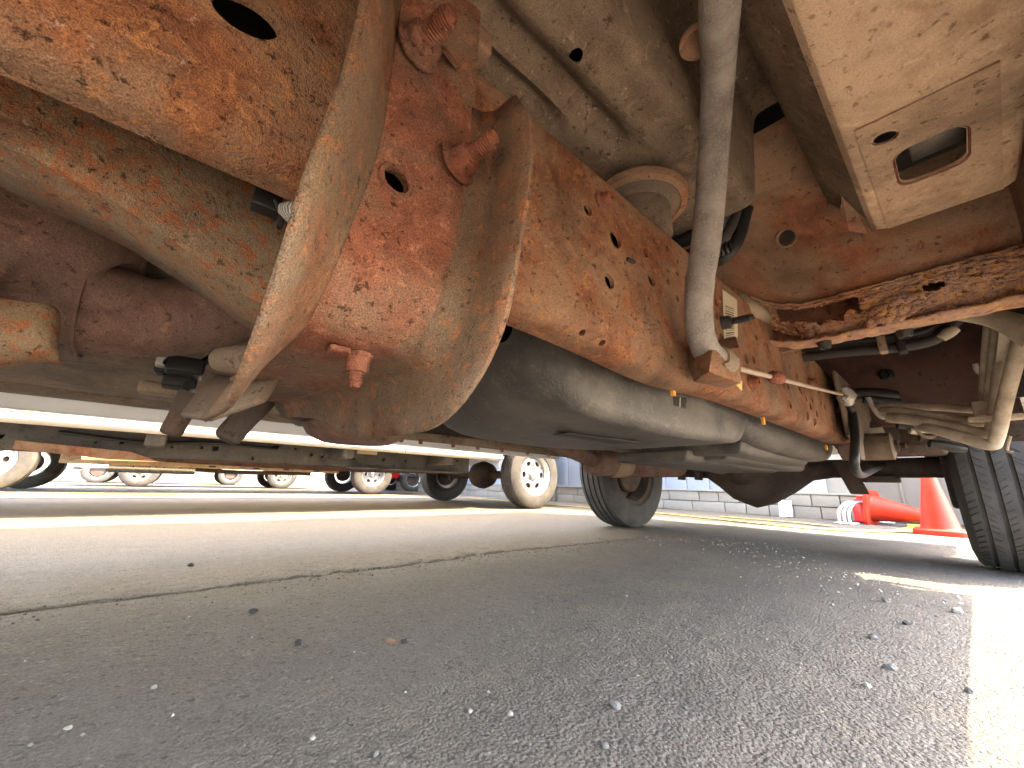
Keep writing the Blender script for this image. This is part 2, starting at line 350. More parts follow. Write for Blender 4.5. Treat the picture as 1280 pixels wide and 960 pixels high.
v = [p for r_ in rows for p in r_]; nc = len(rows[0]); f = [(i*nc+j, i*nc+(j+1) % nc, (i+1)*nc+(j+1) % nc, (i+1)*nc+j) for i in range(len(rows)-1) for j in range(nc)]
f += [tuple(range(nc)), tuple(range(len(v)-nc, len(v)))]
rail = mk('frame_rail', v, f, 'rust_rail', T, smooth=True)
H = []
def hole(px, py, r_, r2=None, up=None, X=RX):
    p = at(px, py, X=X); H.append(cyl_data(p, (1, 0, 0), r_, .05, 16, r2, up))
for px, py, r_ in [(735, 262, .0072), (770, 299, .011), (815, 350, .0085), (762, 352, .0085), (807, 316, .0065), (834, 310, .0045), (847, 327, .004), (847, 342, .0035),
                   (835, 352, .0045), (847, 373, .005), (857, 348, .004), (858, 365, .004), (866, 337, .004), (640, 117, .006), (895, 379, .006), (900, 372, .005), (896, 396, .005), (902, 421, .006),
                   (945, 421, .007), (955, 430, .004), (933, 449, .009), (942, 449, .008), (968, 426, .004), (985, 431, .006), (975, 438, .005), (994, 440, .006), (944, 474, .007), (987, 458, .006),
                   (985, 482, .008), (996, 470, .008), (999, 485, .008), (988, 506, .009), (1002, 490, .007), (1015, 499, .009), (1023, 488, .009), (1031, 508, .009), (1010, 520, .010),
                   (1021, 517, .010), (1020, 527, .010), (1026, 502, .009), (1016, 482, .009), (1006, 482, .008), (1040, 524, .011), (970, 410, .004), (1008, 498, .008), (1013, 508, .009)]:
    hole(px, py, r_)
H.append(cyl_data(at(960, 435, X=RX), (1, 0, 0), .006, .05, 14, .013))
p = at(308, 20, X=RX); H.append(cyl_data(p, (1, 0, 0), .016, .05, 20, .012, (0, 1, .35)))
H.append(cyl_data(at(493, 226, X=RX), (1, 0, 0), .009, .05, 18))
for px, py in ((735, 420), (760, 433)): H.append(cyl_data(at(px, py, X=RX-.004), (1, 0, -.8), .004, .03, 10))
cut(rail, H)
# rail sub-parts
box('rail_light_block', (-.272, -1.0, .44), (-.268, 1.36, .609), 'dark_steel', rail)  # added dark plate closing the channel, keeps the web holes black
def bolt(name, p, axis, parent, r=.009, ln=.03, washer=.017, mat='rust_bolt', thread=True):
    A = Vector(axis).normalized(); prof = [(washer, 0), (washer, .0016), (washer*.95, .0026), (r*1.95, .003), (r*1.8, .0045), (r*1.72, .0105), (r*1.5, .013), (r*1.02, .0135)]
    t = .0135
    while t < ln-.004:
        prof += [(r*1.02, t+.0006), (r*.86, t+.0014)]; t += .002
    prof += [(r*.8, ln-.003), (r*.72, ln), (0, ln)]
    o = lathe(name, prof, p, A, mat, parent, nseg=18, ang=30); return rough(o, r*.14, 90)
def plate(name, pts, mat, parent, th, **k):
    """flat polygon (3-D points) given a thickness"""
    return mk(name, pts, [tuple(range(len(pts)))], mat, parent, solid=th, **k)
# bar-code sticker on the rail
s = [at(*q, X=RX+.0012) for q in ((903, 362), (921, 375), (922, 422), (905, 426))]
lab = plate('sticker', s, 'label_paper', rail, .0008)
bars = []
for i in range(14):
    t0 = .30+.05*i; t1 = t0+random.choice((.014, .024, .03))
    a0 = s[0].lerp(s[3], t0); b0 = s[1].lerp(s[2], t0); a1 = s[0].lerp(s[3], t1); b1 = s[1].lerp(s[2], t1)
    bars.append([q+Vector((.0008, 0, 0)) for q in (a0.lerp(b0, .12), a0.lerp(b0, .72), a1.lerp(b1, .72), a1.lerp(b1, .12))])
mk('barcode', [q for b_ in bars for q in b_], [tuple(range(4*i, 4*i+4)) for i in range(len(bars))], 'label_ink', rail, fix=False)
bolt('stud', at(903, 404, X=RX), (1, .1, -.05), rail, .006, .045, .012, 'dark_steel')
bolt('stud', at(752, 252, X=RX), (1, 0, 0), rail, .004, .006, .012)
for px, py in ((938, 478), (1046, 512), (1012, 478)): bolt('rivet', at(px, py, X=RX), (1, 0, 0), rail, .005, .008, .013)
# chisel mark scab on the rail web
hexa('weld_scab', [at(783, 323, X=RX+.0005)+d for d in (Vector((0, 0, -.004)), Vector((0, .016, -.001)), Vector((.003, .016, .001)), Vector((.003, 0, -.002)))]+[at(783, 323, X=RX+.0005)+d for d in (Vector((0, 0, .001)), Vector((0, .016, .004)), Vector((.002, .016, .004)), Vector((.002, 0, .001)))], 'dark_steel', rail)

# --- hoop crossmember wrapped around the rail: web, sloped front flange, rolled rear flange
path = [(-.2135, .66), (-.2135, .62), (-.2135, .58), (-.2135, .55), (-.2135, .52), (-.2135, .48), (-.2135, .44), (-.2135, .41), (-.2135, .385)]
path += [(-.2535+.040*math.cos(R(a)), .381+.040*math.sin(R(a))) for a in range(-8, -91, -7)]+[(-.28, .341), (-.31, .341), (-.34, .341), (-.40, .342), (-.47, .345), (-.54, .350), (-.60, .356)]
def sweep_profile(name, prof, mat, i0=0, i1=None, th=.0045, parent=T, flat=None, **k):
    rows = []; n_ = len(path)
    for i in range(i0, i1 or n_):
        x, z = path[i]; a = path[max(i-1, 0)]; b = path[min(i+1, n_-1)]; tx, tz = b[0]-a[0], b[1]-a[1]; L = math.hypot(tx, tz); tx /= L; tz /= L
        nx_, nz_ = -tz, tx   # outward: +X on the vertical leg, down on the horizontal leg
        if x > -.25 and nx_ < 0 or (abs(nz_) > .7 and nz_ > 0): nx_, nz_ = -nx_, -nz_
        s_ = min(1, max(0, (.46-z)/.12)); sh = -.020*s_
        if x < -.27: sh += -.10*(-.27-x)
        pr = prof(i, s_) if callable(prof) else prof
        rows.append([(x+nx_*o_, y+sh, z+nz_*o_) for y, o_ in pr])
    return grid(name, rows, mat, parent, solid=th, **k)
hoop = sweep_profile('crossmember', [(.060, .001), (.085, 0), (.11, 0), (.130, .001)], 'rust_web', 0)
def rear_fl(i, s_):
    k = min(1, .42+max(0, (i-3))*.45); h_ = .052*k**.5; xx = path[i][0]
    if xx < -.36: h_ *= max(.35, 1-(-.36-xx)/.20)
    return [(.128, .0012)]+[(.129+.018*math.sin(R(a)), .0012+.018*(1-math.cos(R(a)))) for a in (15, 30, 45, 60, 75, 90)]+[(.1475, .019+(h_-.019)*.35), (.1485, .019+(h_-.019)*.7), (.150, max(h_, .0195))]
sweep_profile('rear_flange', rear_fl, 'rust_bracket', 3, None, .0045, hoop)
def front_fl(i, s_):
    return [(.061, .0012), (.0585, .003), (.056, .007), (.043+.001*s_, .028), (.029+.006*s_, .050)]
sweep_profile('front_flange', front_fl, 'rust_bracket', 0, 24, .0045, hoop)
bolt('bolt', at(522, 62, X=-.209), (1, .22, .10), hoop, .0078, .036, .018)
bolt('bolt', at(572, 205, X=-.209), (1, .25, .12), hoop, .0062, .036, .0165)
bolt('bolt', Vector((-.262, .082, .3385)), (0, 0, -1), hoop, .0045, .024, .010)
box('clip', (-.262, .060, .334), (-.250, .073, .338), 'rust_bolt', hoop, .001)
lathe('hole_rim', [(.0092, 0), (.0096, .001), (.0112, .0013), (.0125, 0)], at(494, 226, X=-.2105), (1, 0, 0), 'rust_bolt', hoop, 20, capa=False, capb=False)
cut(hoop, [cyl_data(at(495, 227, X=-.2135), (1, 0, 0), .009, .03, 18)])
# boss beside the upper bolt (tab punched out of the web)
hexa('punched_tab', [at(px, py, X=-.2095) for px, py in ((548, 60), (556, 58), (577, 84), (571, 88))]+[at(px, py, X=-.2035) for px, py in ((551, 63), (557, 62), (575, 84), (570, 86))], 'rust_bolt', hoop, .001)

# --- inboard beam running forward and up behind the rail
def beamP(px, py, X): return at(px, py, X=X)
pts = []
for (pa, pb) in (((-120, 10), (-120, 116)), ((0, 78), (0, 186)), ((75, 115), (75, 222)), ((150, 148), (150, 262)), ((225, 185), (225, 312)), ((300, 220), (300, 368)), ((350, 245), (350, 402)), ((420, 280), (420, 446))):
    a = beamP(*pa, -.325); b = beamP(*pb, -.325)
    a.z += .02; dn = (b-a)
    pts.append([a+Vector((-.01, 0, .004)), a+dn*.15+Vector((.004, 0, 0)), a+dn*.5+Vector((.010, 0, 0)), a+dn*.80+Vector((.008, 0, 0)), a+dn*.90+Vector((.0105, 0, 0)), b+Vector((.009, 0, 0)), b+Vector((-.01, 0, -.003)), b+Vector((-.06, 0, .004))])
grid('side_beam', pts, 'rust_beam', T, solid=.005, ang=60)
tube('braided_hose', [at(352, 262, X=-.262), at(366, 266, X=-.258), at(384, 272, X=-.252), at(420, 282, X=-.25)], [.0042, .0075, .0078, .0075], 'braid', T, 14, 4)
box('hose_clip', at(331, 254, X=-.272)-Vector((.006, .007, .006)), at(331, 254, X=-.272)+Vector((.006, .009, .006)), 'black_plastic', T, .001)
tube('clip_wire', [at(345, 250, X=-.262), at(352, 270, X=-.262), at(349, 285, X=-.262)], .0018, 'black_plastic', T, 8)

# --- exhaust with catalytic bulge and its heat shield
def ctr(a, b, X): p, q = at(*a, X=X), at(*b, X=X); return (p+q)/2, (p-q).length/2
C_ = [ctr((-160, 150), (-160, 420), -.62), ctr((-60, 190), (-60, 430), -.62), ctr((20, 228), (20, 440), -.62), ctr((75, 262), (80, 448), -.62), ctr((112, 318), (115, 446), -.62), ctr((150, 338), (150, 444), -.62), ctr((200, 352), (200, 444), -.62), ctr((260, 350), (260, 436), -.62), ctr((320, 350), (320, 424), -.62), ctr((380, 346), (380, 410), -.62), ctr((470, 345), (470, 400), -.62)]
ex = tube('exhaust_pipe', [c_[0] for c_ in C_], [c_[1] for c_ in C_], 'rust_brown', T, 30, 5); rough(ex, .003, 18)
ring = C_[4]; tube('pipe_seam', [ring[0]+Vector((0, .0, 0))+Vector((.0, math.cos(0), 0))*0 + Vector((math.sin(R(a))*ring[1]*1.01, .012*0, math.cos(R(a))*ring[1]*1.01)) for a in range(0, 361, 20)], .003, 'rust_brown', ex, 6, 2, caps=False)
P = lambda px, py, X: at(px, py, X=X)
grid('heat_shield', [[P(-160, 340, -.50), P(-80, 352, -.485), P(0, 372, -.478), P(45, 376, -.476), P(70, 380, -.478), P(77, 392, -.488)], [P(-160, 390, -.47), P(-80, 400, -.465), P(0, 410, -.462), P(45, 412, -.462), P(66, 414, -.464), P(74, 418, -.478)],
                     [P(-160, 440, -.47), P(-80, 445, -.465), P(0, 440, -.462), P(40, 436, -.463), P(64, 440, -.466), P(73, 448, -.478)], [P(-160, 470, -.50), P(-80, 468, -.50), P(0, 461, -.492), P(30, 456, -.49), P(60, 452, -.488), P(80, 458, -.492)]], 'rust_beam', T, solid=.003, sub=2)
# gearbox casing seen between pipe and beam
gb = mk('gearbox_casing', *(lambda: (lambda bm: ([v_.co.copy() for v_ in bm.verts], [[v_.index for v_ in f_.verts] for f_ in bm.faces]))((lambda b: (bmesh.ops.create_uvsphere(b, u_segments=40, v_segments=24, radius=1), b.verts.index_update(), b)[2])(bmesh.new())))(), 'undercoat', T, smooth=True, ang=0)
for v_ in gb.data.vertices: v_.co = Vector((-.80+.20*v_.co.x, -.10+.42*v_.co.y, .62+.155*v_.co.z))
rough(gb, .012, 9)
# transmission tunnel and floor on the far side
# --- far floor pan and far sill (left of picture)
grid('floor_pan_far', [[(x, y, z+.006*noise.noise(Vector((x*9, y*7, 2)))) for y in np.linspace(-2.2, .9, 60)] for x, z in ((-.52, .72), (-.6, .78), (-.75, .82), (-.92, .80), (-1.0, .70), (-1.04, .56), (-1.08, .50), (-1.12, .482), (-1.26, .476), (-1.40, .470), (-1.50, .466))], 'undercoat', T, solid=.004)
sill = extr('far_sill', [(-1.505, .56), (-1.505, .485), (-1.53, .464), (-1.58, .456), (-1.64, .455), (-1.69, .465), (-1.72, .50), (-1.72, .60), (-1.68, .62)], list(np.linspace(-1.6, .9, 40)), 'undercoat', T, bevel=.006); rough(sill, .003, 14)
# plastic line clips and bracket near the crossmember
for px, py, X, s_ in ((212, 462, -.80, .02), (225, 478, -.82, .024), (232, 460, -.78, .026)):
    c_ = at(px, py, X=X); box('line_clip', c_-Vector((s_, s_*.9, s_*.5)), c_+Vector((s_, s_*.9, s_*.5)), 'black_plastic', T, .004)
c_ = at(213, 453, X=-.77); fr = box('clip_window', c_-Vector((.012, .016, .009)), c_+Vector((.012, .016, .009)), 'zinc', T, .002); cut(fr, [cyl_data(c_, (1, 0, 0), .010, .1, 12, .006)])
c_ = at(200, 487, X=-.85); box('clip_foot', c_-Vector((.02, .026, .009)), c_+Vector((.02, .026, .009)), 'tan_steel', T, .004)
tube('fuel_line', [at(225, 500, X=-.8), at(240, 470, X=-.8), at(262, 448, X=-.8), at(300, 438, X=-.8)], .006, 'black_plastic', T, 8)
# short rubber mount inside the crossmember and grey web behind it
tube('mount_bush', [at(276, 450, X=-.43), at(300, 450, X=-.41), at(340, 452, X=-.38)], [.011, .0135, .0135], 'hanger_steel', T, 18, 3)
grid('crossmember_gusset', [[at(px, py, X=x_) for px, py, x_ in r_] for r_ in (((228, 520, -.44), (248, 492, -.46), (272, 470, -.47)), ((262, 524, -.40), (290, 500, -.42), (308, 474, -.43)), ((330, 500, -.38), (345, 478, -.39), (362, 458, -.39)))], 'hanger_steel', T, solid=.005)
# hanging ends of the crossmember below the gearbox
for (ax, ay), (bx, by), wd, X in (((232, 508), (214, 540), 15, -.62), ((318, 508), (285, 546), 17, -.60)):
    a = at(ax, ay, X=X); b = at(bx, by, X=X); k_ = (at(ax+wd, ay, X=X)-a).length
    tube('hanger_tab', [a+(a-b)*.5, a, a.lerp(b, .5), b, b+(b-a)*.12], [k_*1.25, k_*1.15, k_, k_*.98, k_*.6], 'rust_dark', T, 16, 4)
tube('gearbox_mount', [Vector((-.58, .10, .385)), Vector((-.66, .12, .375)), Vector((-.80, .16, .385)), Vector((-.98, .20, .40))], [.025, .03, .03, .03], 'rust_dark', T, 18, 4)
# resonator bowl hanging below the crossmember
c_ = at(447, 533, X=-.75); lathe('exhaust_bowl', [(.0, -.035), (.06, -.032), (.085, -.02), (.098, .0), (.105, .03), (.10, .07), (.0, .075)], c_, (0, 0, 1), 'rust_brown', T, 36, 80)
tube('exhaust_rear', [(-.76, .25, .46), (-.86, .55, .46), (-.96, .95, .42), (-.985, 1.28, .36)], .030, 'rust_brown', T, 16, 5)
# --- far frame rail
FR = [(-2, .52), (-.5, .52), (.0, .50), (.25, .45), (.45, .415), (.6, .405), (1.0, .400), (1.4, .396), (1.9, .39)]
fr = grid('far_rail', [[(x, y, zb if k == 0 else zb+.005 if k == 1 else .592) for x, k in ((-1.235, 0), (-1.305, 0), (-1.312, 1), (-1.312, 2), (-1.228, 2), (-1.228, 1))] for y, zb in FR], 'rust_dark', T, cv=True)
extr('far_flange', [(-1.222, .392), (-1.205, .390), (-1.205, .42), (-1.222, .424)], [.5, .8, 1.1, 1.4, 1.72], 'tan_steel', T, bevel=.002)
for y in (.55, .62, .75, .86, .98, 1.12, 1.25, 1.38): bolt('flange_bolt', (-1.207, y, .394), (.3, 0, -1), T, .004, .012, .008, 'rust_panel')
extr('far_rail_rear', [(-1.235, .40), (-1.30, .40), (-1.30, .60), (-1.235, .60)], [1.9, 2.05], 'rust_dark', T, bevel=.004)
box('cross_tube', (-1.228, .44, .42), (-.62, .52, .50), 'rust_dark', T, .012)
box('cross_tube', (-1.228, 2.02, .55), (-.262, 2.10, .63), 'rust_dark', T, .012)
# --- muffler, drive shaft, differential, axle
lathe('muffler', [(.0, 0), (.052, .004), (.060, .012), (.062, .05), (.0615, .13), (.064, .135), (.064, .62), (.058, .64), (.0, .65)], (-.985, 1.27, .358), (.06, 1, .03), 'rust_brown', T, 32, 30)
lathe('muffler_band', [(.0655, .10), (.067, .105), (.067, .20), (.0655, .205)], (-.985, 1.27, .358), (.06, 1, .03), 'tan_steel', T, 32, 30, capa=False, capb=False)
tube('tail_pipe', [(-.94, 1.9, .378), (-.93, 2.05, .40), (-.95, 2.25, .47), (-1.05, 2.5, .50), (-1.08, 3.1, .40)], .026, 'rust_brown', T, 14, 5)
tube('drive_shaft', [(-.745, .5, .43), (-.755, 1.4, .395), (-.76, 1.93, .366), (-.76, 1.97, .364), (-.76, 2.02, .362)], [.036, .036, .036, .034, .026], 'tan_steel', T, 24, 0)
lathe('universal_joint', [(.0, 0), (.024, .004), (.03, .02), (.024, .06), (.036, .07), (.045, .09), (.0, .095)], (-.76, 2.02, .362), (0, 1, .02), 'rust_dark', T, 20)
def axle_row(x, ry, rz, zc, yc=2.38): return [(x, yc+ry*math.cos(2*math.pi*j/24), zc+rz*math.sin(2*math.pi*j/24)) for j in range(24)]
AX = [(-1.46, .042, .042, .372), (-1.1, .042, .042, .37), (-1.0, .045, .046, .368), (-.93, .09, .085, .355), (-.86, .15, .125, .335), (-.76, .185, .150, .322), (-.68, .165, .135, .33), (-.58, .10, .095, .35), (-.50, .052, .052, .366), (-.42, .042, .042, .37), (-.02, .042, .042, .372)]
axle = grid('rear_axle', [axle_row(*a) for a in AX], 'rust_dark', T, cv=True, ang=70)
tube('pinion_nose', [(-.76, 2.11, .362), (-.76, 2.18, .358), (-.76, 2.26, .35)], [.045, .06, .09], 'rust_dark', axle, 20, 0)
for x in (-1.12, -1.02): lathe('shock_foot', [(.0, 0), (.022, .002), (.022, .05), (.014, .055), (.014, .11)], (x, 2.3, .31), (.1, -.1, 1), 'rust_dark', axle, 14)
box('spring_plate', (-.33, 2.29, .31), (-.20, 2.47, .335), 'rust_dark', T, .006)
hexa('shock_bracket', [(-.345, 2.22, .255), (-.285, 2.22, .255), (-.285, 2.26, .255), (-.345, 2.26, .255), (-.40, 2.28, .40), (-.34, 2.28, .40), (-.34, 2.34, .40), (-.40, 2.34, .40)], 'rust_dark', T, .006)
lathe('backing_plate', [(0, 0), (.16, 0), (.165, .006), (.165, .02), (.15, .03), (0, .03)], (-.062, 2.40, .376), (1, 0, 0), 'rust_dark', axle, 32)
tube('brake_hose', [(-.30, 2.25, .44), (-.22, 2.22, .50), (-.12, 2.24, .47), (-.07, 2.32, .44)], .010, 'black_plastic', T, 10, 6)
box('bump_stop', (-.30, 2.30, .43), (-.16, 2.46, .53), 'rust_dark', T, .02)
box('gap_blocker', (-.275, 1.98, .395), (-.03, 2.06, .54), 'rust_dark', T, .015)  # added dark box, closes the bright slit between spring eye and axle
# leaf spring
for i, (hf, dz) in enumerate(((.72, 0), (.6, -.012), (.46, -.024), (.32, -.036))):
    extr('leaf', [(y, .425+dz-.0*i+.16*((y-2.38)/.75)**2+z) for y, z in [(2.38+hf*t/6, 0) for t in range(-6, 7)]+[(2.38+hf*t/6, .009) for t in range(6, -7, -1)]], [-.335, -.275], 'rust_dark', T, axis='X')
# spring hanger plate bolted on the end of the rail, with bushing
hang = [(1047, 488), (1092, 506), (1128, 520), (1140, 545), (1136, 560), (1122, 566), (1108, 580), (1092, 600), (1075, 590), (1060, 556)]
HX = -.198
hp = [Vector((HX, 1.37, .590)), Vector((HX, 1.52, .590)), Vector((HX+.01, 1.66, .56)), Vector((HX+.02, 1.78, .52)), Vector((HX+.03, 1.86, .475)), Vector((HX+.03, 1.86, .43)), Vector((HX+.02, 1.80, .425)), Vector((HX+.01, 1.74, .448)), Vector((HX, 1.66, .445)), Vector((HX, 1.60, .41)), Vector((HX, 1.57, .355)), Vector((HX, 1.50, .355)), Vector((HX, 1.45, .40)), Vector((HX, 1.38, .41))]
plate('spring_hanger', hp, 'hanger_steel', T, .008, bevel=.003)
extr('hanger_wall', [(1.80, .425), (1.86, .475), (1.78, .525), (1.66, .565), (1.66, .557), (1.77, .517), (1.85, .472), (1.79, .43)], [-.31, -.175], 'rust_dark', T, axis='X')
lathe('spring_eye', [(.0, 0), (.03, .0), (.042, .004), (.043, .03), (.043, .13), (.03, .135), (0, .135)], (-.27, 1.70, .405), (1, 0, 0), 'hanger_steel', T, 24)
bolt('eye_bolt', (-.137, 1.70, .405), (1, 0, 0), T, .010, .030, .022, 'rust_dark')
pl = box('cable_plate', (-.197, 1.33, .50), (-.190, 1.48, .585), 'hanger_steel', T, .002); bolt('bolt', (-.190, 1.44, .515), (1, 0, 0), pl, .006, .012, .012, 'tan_steel')

# --- parking-brake cable: thick sleeve from the floor down to a bracket on the rail, wire to the hanger, sheath down to the axle
sl = [at(905, -60, Z=.74), at(900, 0, Z=.70), at(897, 100, X=-.112), at(891, 200, X=-.137), at(884, 290, X=-.158), at(874, 360, X=-.176), at(874, 408, X=-.186), at(884, 440, X=-.190), at(898, 450, X=-.190)]
sleeve = tube('brake_cable_sleeve', sl, [.0185, .0185, .0185, .0175, .017, .0165, .0165, .0165, .0165], 'hose_rubber', T, 24, 8); rough(sleeve, .0006, 160)
tube('ferrule', [at(893, 449, X=-.190), at(900, 453, X=-.1895), at(908, 455, X=-.189)], [.0195, .0205, .0165], 'tan_steel', sleeve, 20, 3)
w0 = at(906, 454, X=-.189)
tube('brake_wire', [w0, at(928, 462, X=-.189), at(968, 472, X=-.190), at(1010, 483, X=-.191), at(1056, 494, X=-.190)], .0042, 'cable_steel', T, 10, 3)
tube('wire_clevis', [at(964, 470, X=-.188), at(967, 471, X=-.187), at(974, 473, X=-.187), at(979, 474, X=-.188)], [.005, .011, .011, .005], 'rust_bolt', T, 10, 3)
c_ = at(1058, 496, X=-.186)
lathe('cable_stop', [(.0, -.03), (.008, -.03), (.014, -.02), (.02, -.012), (.024, 0), (.016, .012), (.014, .02), (.010, .025), (0, .025)], c_, (0, .6, -1), 'zinc', T, 18, 40)
tube('stop_wing', [c_+Vector((0, -.04, -.012)), c_+Vector((.004, -.02, -.002)), c_+Vector((.004, .02, -.002)), c_+Vector((0, .05, -.016))], .005, 'zinc', T, 8, 3)
tube('cable_sheath', [c_+Vector((0, .02, -.02)), at(1066, 520, X=-.185), at(1069, 550, X=-.18), at(1068, 580, X=-.185), at(1073, 592, X=-.195), at(1082, 592, X=-.22), at(1100, 583, X=-.235), at(1120, 574, X=-.24)], .0105, 'black_plastic', T, 14, 6)
# bracket under the sleeve end
b0 = [(-.222, .50), (-.180, .52), (-.172, .60), (-.222, .615)]
br = mk('cable_bracket', [at(861, 433, X=-.219), at(920, 422, X=-.219), at(924, 436, X=-.180), at(925, 452, X=-.176), at(925, 478, X=-.180), at(905, 484, X=-.205), at(868, 476, X=-.219), at(862, 458, X=-.219), at(886, 464, X=-.172), at(890, 440, X=-.176)],
        [(0, 1, 2, 9), (9, 2, 3), (9, 3, 4, 8), (8, 4, 5, 6), (0, 9, 8, 7), (7, 8, 6)], 'rust_rail', rail, solid=.004, bevel=.003)
plate('bracket_slot', [at(905, 455, X=-.1735), at(924, 446, X=-.1725), at(924, 452, X=-.1725), at(908, 459, X=-.1735)], 'tan_steel', rail, .001)
for q in (((917, 478), (927, 476), (927, 488)),): plate('tag', [at(px, py, X=-.196) for px, py in q], 'yellow_plastic', rail, .0015)
for px, py in ((841, 490), (954, 527), (1033, 560)):
    c_ = at(px, py, X=-.262 if px < 900 else -.25); box('strap_clip', c_-Vector((.003, .004, .006)), c_+Vector((.003, .004, .009)), 'orange_tag', T, .0012)

# --- fuel tank: two moulded lobes
def tank_section(y, x0, x1, zb, zt, r_, slope=.0):
    out = []
    for cx_, cz_, a0 in ((x0-r_, zb+r_, -90), (x0-.03, zt-.03, 0), (x1+.05, zt-.05, 90), (x1+.06, zb+.06, 180)):
        rr = r_ if a0 == -90 else (.03 if a0 == 0 else (.05 if a0 == 90 else .06))
        for i in range(7):
            a = R(a0+90*i/6); out.append((cx_+rr*math.cos(a), y, cz_+rr*math.sin(a)+slope*(cx_-x0)))
    return out
S = [(.305, -.36, -.55, .44, .52, .02), (.312, -.335, -.60, .40, .55, .04), (.335, -.312, -.64, .365, .56, .05), (.37, -.298, -.66, .347, .565, .026), (.43, -.290, -.67, .338, .57, .022), (.55, -.286, -.67, .335, .57, .020), (.70, -.286, -.67, .338, .57, .020), (.82, -.288, -.67, .345, .57, .020),
     (.90, -.292, -.67, .352, .57, .022), (.945, -.302, -.66, .362, .57, .06), (.97, -.318, -.65, .380, .57, .06), (.99, -.322, -.66, .384, .57, .06), (1.02, -.312, -.68, .372, .57, .040), (1.10, -.303, -.70, .362, .57, .042), (1.25, -.300, -.70, .358, .57, .042),
     (1.45, -.300, -.70, .356, .57, .040), (1.65, -.300, -.70, .358, .57, .040), (1.80, -.304, -.69, .365, .57, .040), (1.88, -.315, -.68, .385, .56, .06), (1.92, -.335, -.66, .41, .54, .05), (1.935, -.37, -.60, .44, .52, .03)]
tk = grid('fuel_tank', [tank_section(*s_) for s_ in S], 'tank_plastic', T, cv=True, sub=1); 
tk.data.polygons  # end caps
for i in (0, len(S)-1):
    box('tank_end', (S[i][2]+.02, S[i][0]-.004, S[i][3]+.015), (S[i][1]-.02, S[i][0]+.004, S[i][4]-.015), 'tank_plastic', tk, .003)
for zz, xa, xb, ya, yb in ((.343, -.62, -.36, 1.03, 1.62), (.334, -.66, -.42, 1.10, 1.84), (.326, -.68, -.48, 1.0, 1.74)):
    extr('tank_rib', [(xa, zz), (xb, zz), (xb+.012, zz+.007), (xb+.016, zz+.03), (xa, zz+.03)], [ya, ya+.02, (ya+yb)/2, yb-.03, yb], 'tank_plastic', tk, bevel=.006)
hexa('tank_recess', [(-.43, .45, .3335), (-.40, .45, .3335), (-.37, .62, .333), (-.43, .62, .333), (-.42, .47, .34), (-.40, .47, .34), (-.38, .6, .34), (-.42, .6, .34)], 'dark_steel', tk, .002)
c_ = at(846, 500, X=-.290); q = [at(px, py, X=-.2865) for px, py in ((841, 495), (858, 498), (857, 511), (842, 507))]
plate('tank_label', q, 'black_plastic', tk, .001)
plate('label_gap', [p_+Vector((.0009, 0, 0)) for p_ in (at(849.2, 497, X=-.2865), at(850, 497, X=-.2865), at(849.6, 509, X=-.2865), at(848.8, 509, X=-.2865))], 'label_paper', tk, .0004)

# --- cab floor over the rail: pressed pan with ribs, a plug hole, the cab mount
fx = np.linspace(-.52, -.055, 120); fy = np.linspace(-1.6, .62, 220)
def floor_z(x, y):
    z = .700
    def groove(c0, half, y0, y1, d_):    # channel pressed upwards (recess)
        e = max(0, min(1, (y-y0)/.02))*max(0, min(1, (y1-y)/.03)); k = 1/(1+math.exp((abs(x-c0)-half)/.004)); return d_*e*k
    z += groove(-.229, .013, -2, .385, .030); z += groove(-.268, .012, -2, .30, .028); z -= groove(-.196, .008, -2, .43, .007)
    z += .05/(1+math.exp((-.335-x)*-90))                   # rises towards the tunnel
    z += .035*math.exp(-((x+.10)/.035)**2)*(1/(1+math.exp((y-.44)*60)))*0
    z += .16/(1+math.exp(-(x+.138)*300))*(1/(1+math.exp(-(y-.12)*50)))
    return z+.003*noise.noise(Vector((x*22, y*14, 5)))
fp = grid('floor_pan', [[(x, y, floor_z(x, y)) for y in fy] for x in fx], 'undercoat', T, solid=.003, ang=0)
box('floor_light_block', (-.52, -1.6, .80), (-.15, .62, .806), 'black_plastic', fp)  # unseen dark sheet added to stop cabin light showing through the hole
cut(fp, [cyl_data((-.1935, .2405, .70), (0, 0, 1), .0075, .2, 20)])
lathe('drain_plug', [(0, .0), (.012, .002), (.015, .005), (.019, .004), (.019, .0), (.0, -.001)], at(872, 50, Z=.735), (0, 0, -1), 'rust_panel', fp, 24)
hexa('seat_bolt', [(-.262, .135, .672), (-.238, .135, .672), (-.238, .165, .672), (-.262, .165, .672), (-.262, .135, .70), (-.238, .135, .70), (-.238, .165, .70), (-.262, .165, .70)], 'rust_panel', fp, .005)
mnt = lathe('cab_mount', [(.0, 0), (.046, 0), (.048, .004), (.048, .045), (.052, .05), (.062, .052), (.064, .058), (.060, .066), (.062, .07), (.062, .078), (0, .08)], (-.263, .468, .618), (0, 0, 1), 'hanger_steel', T, 40, 30)
lathe('mount_cup', [(.063, .052), (.072, .054), (.074, .064), (.066, .07)], (-.263, .468, .618), (0, 0, 1), 'rust_panel', mnt, 40, 40, capa=False, capb=False)
box('cab_light_block', (-.55, -1.6, .93), (.184, .975, .938), 'black_plastic', T)  # unseen plate added above the floor to block light from the cabin
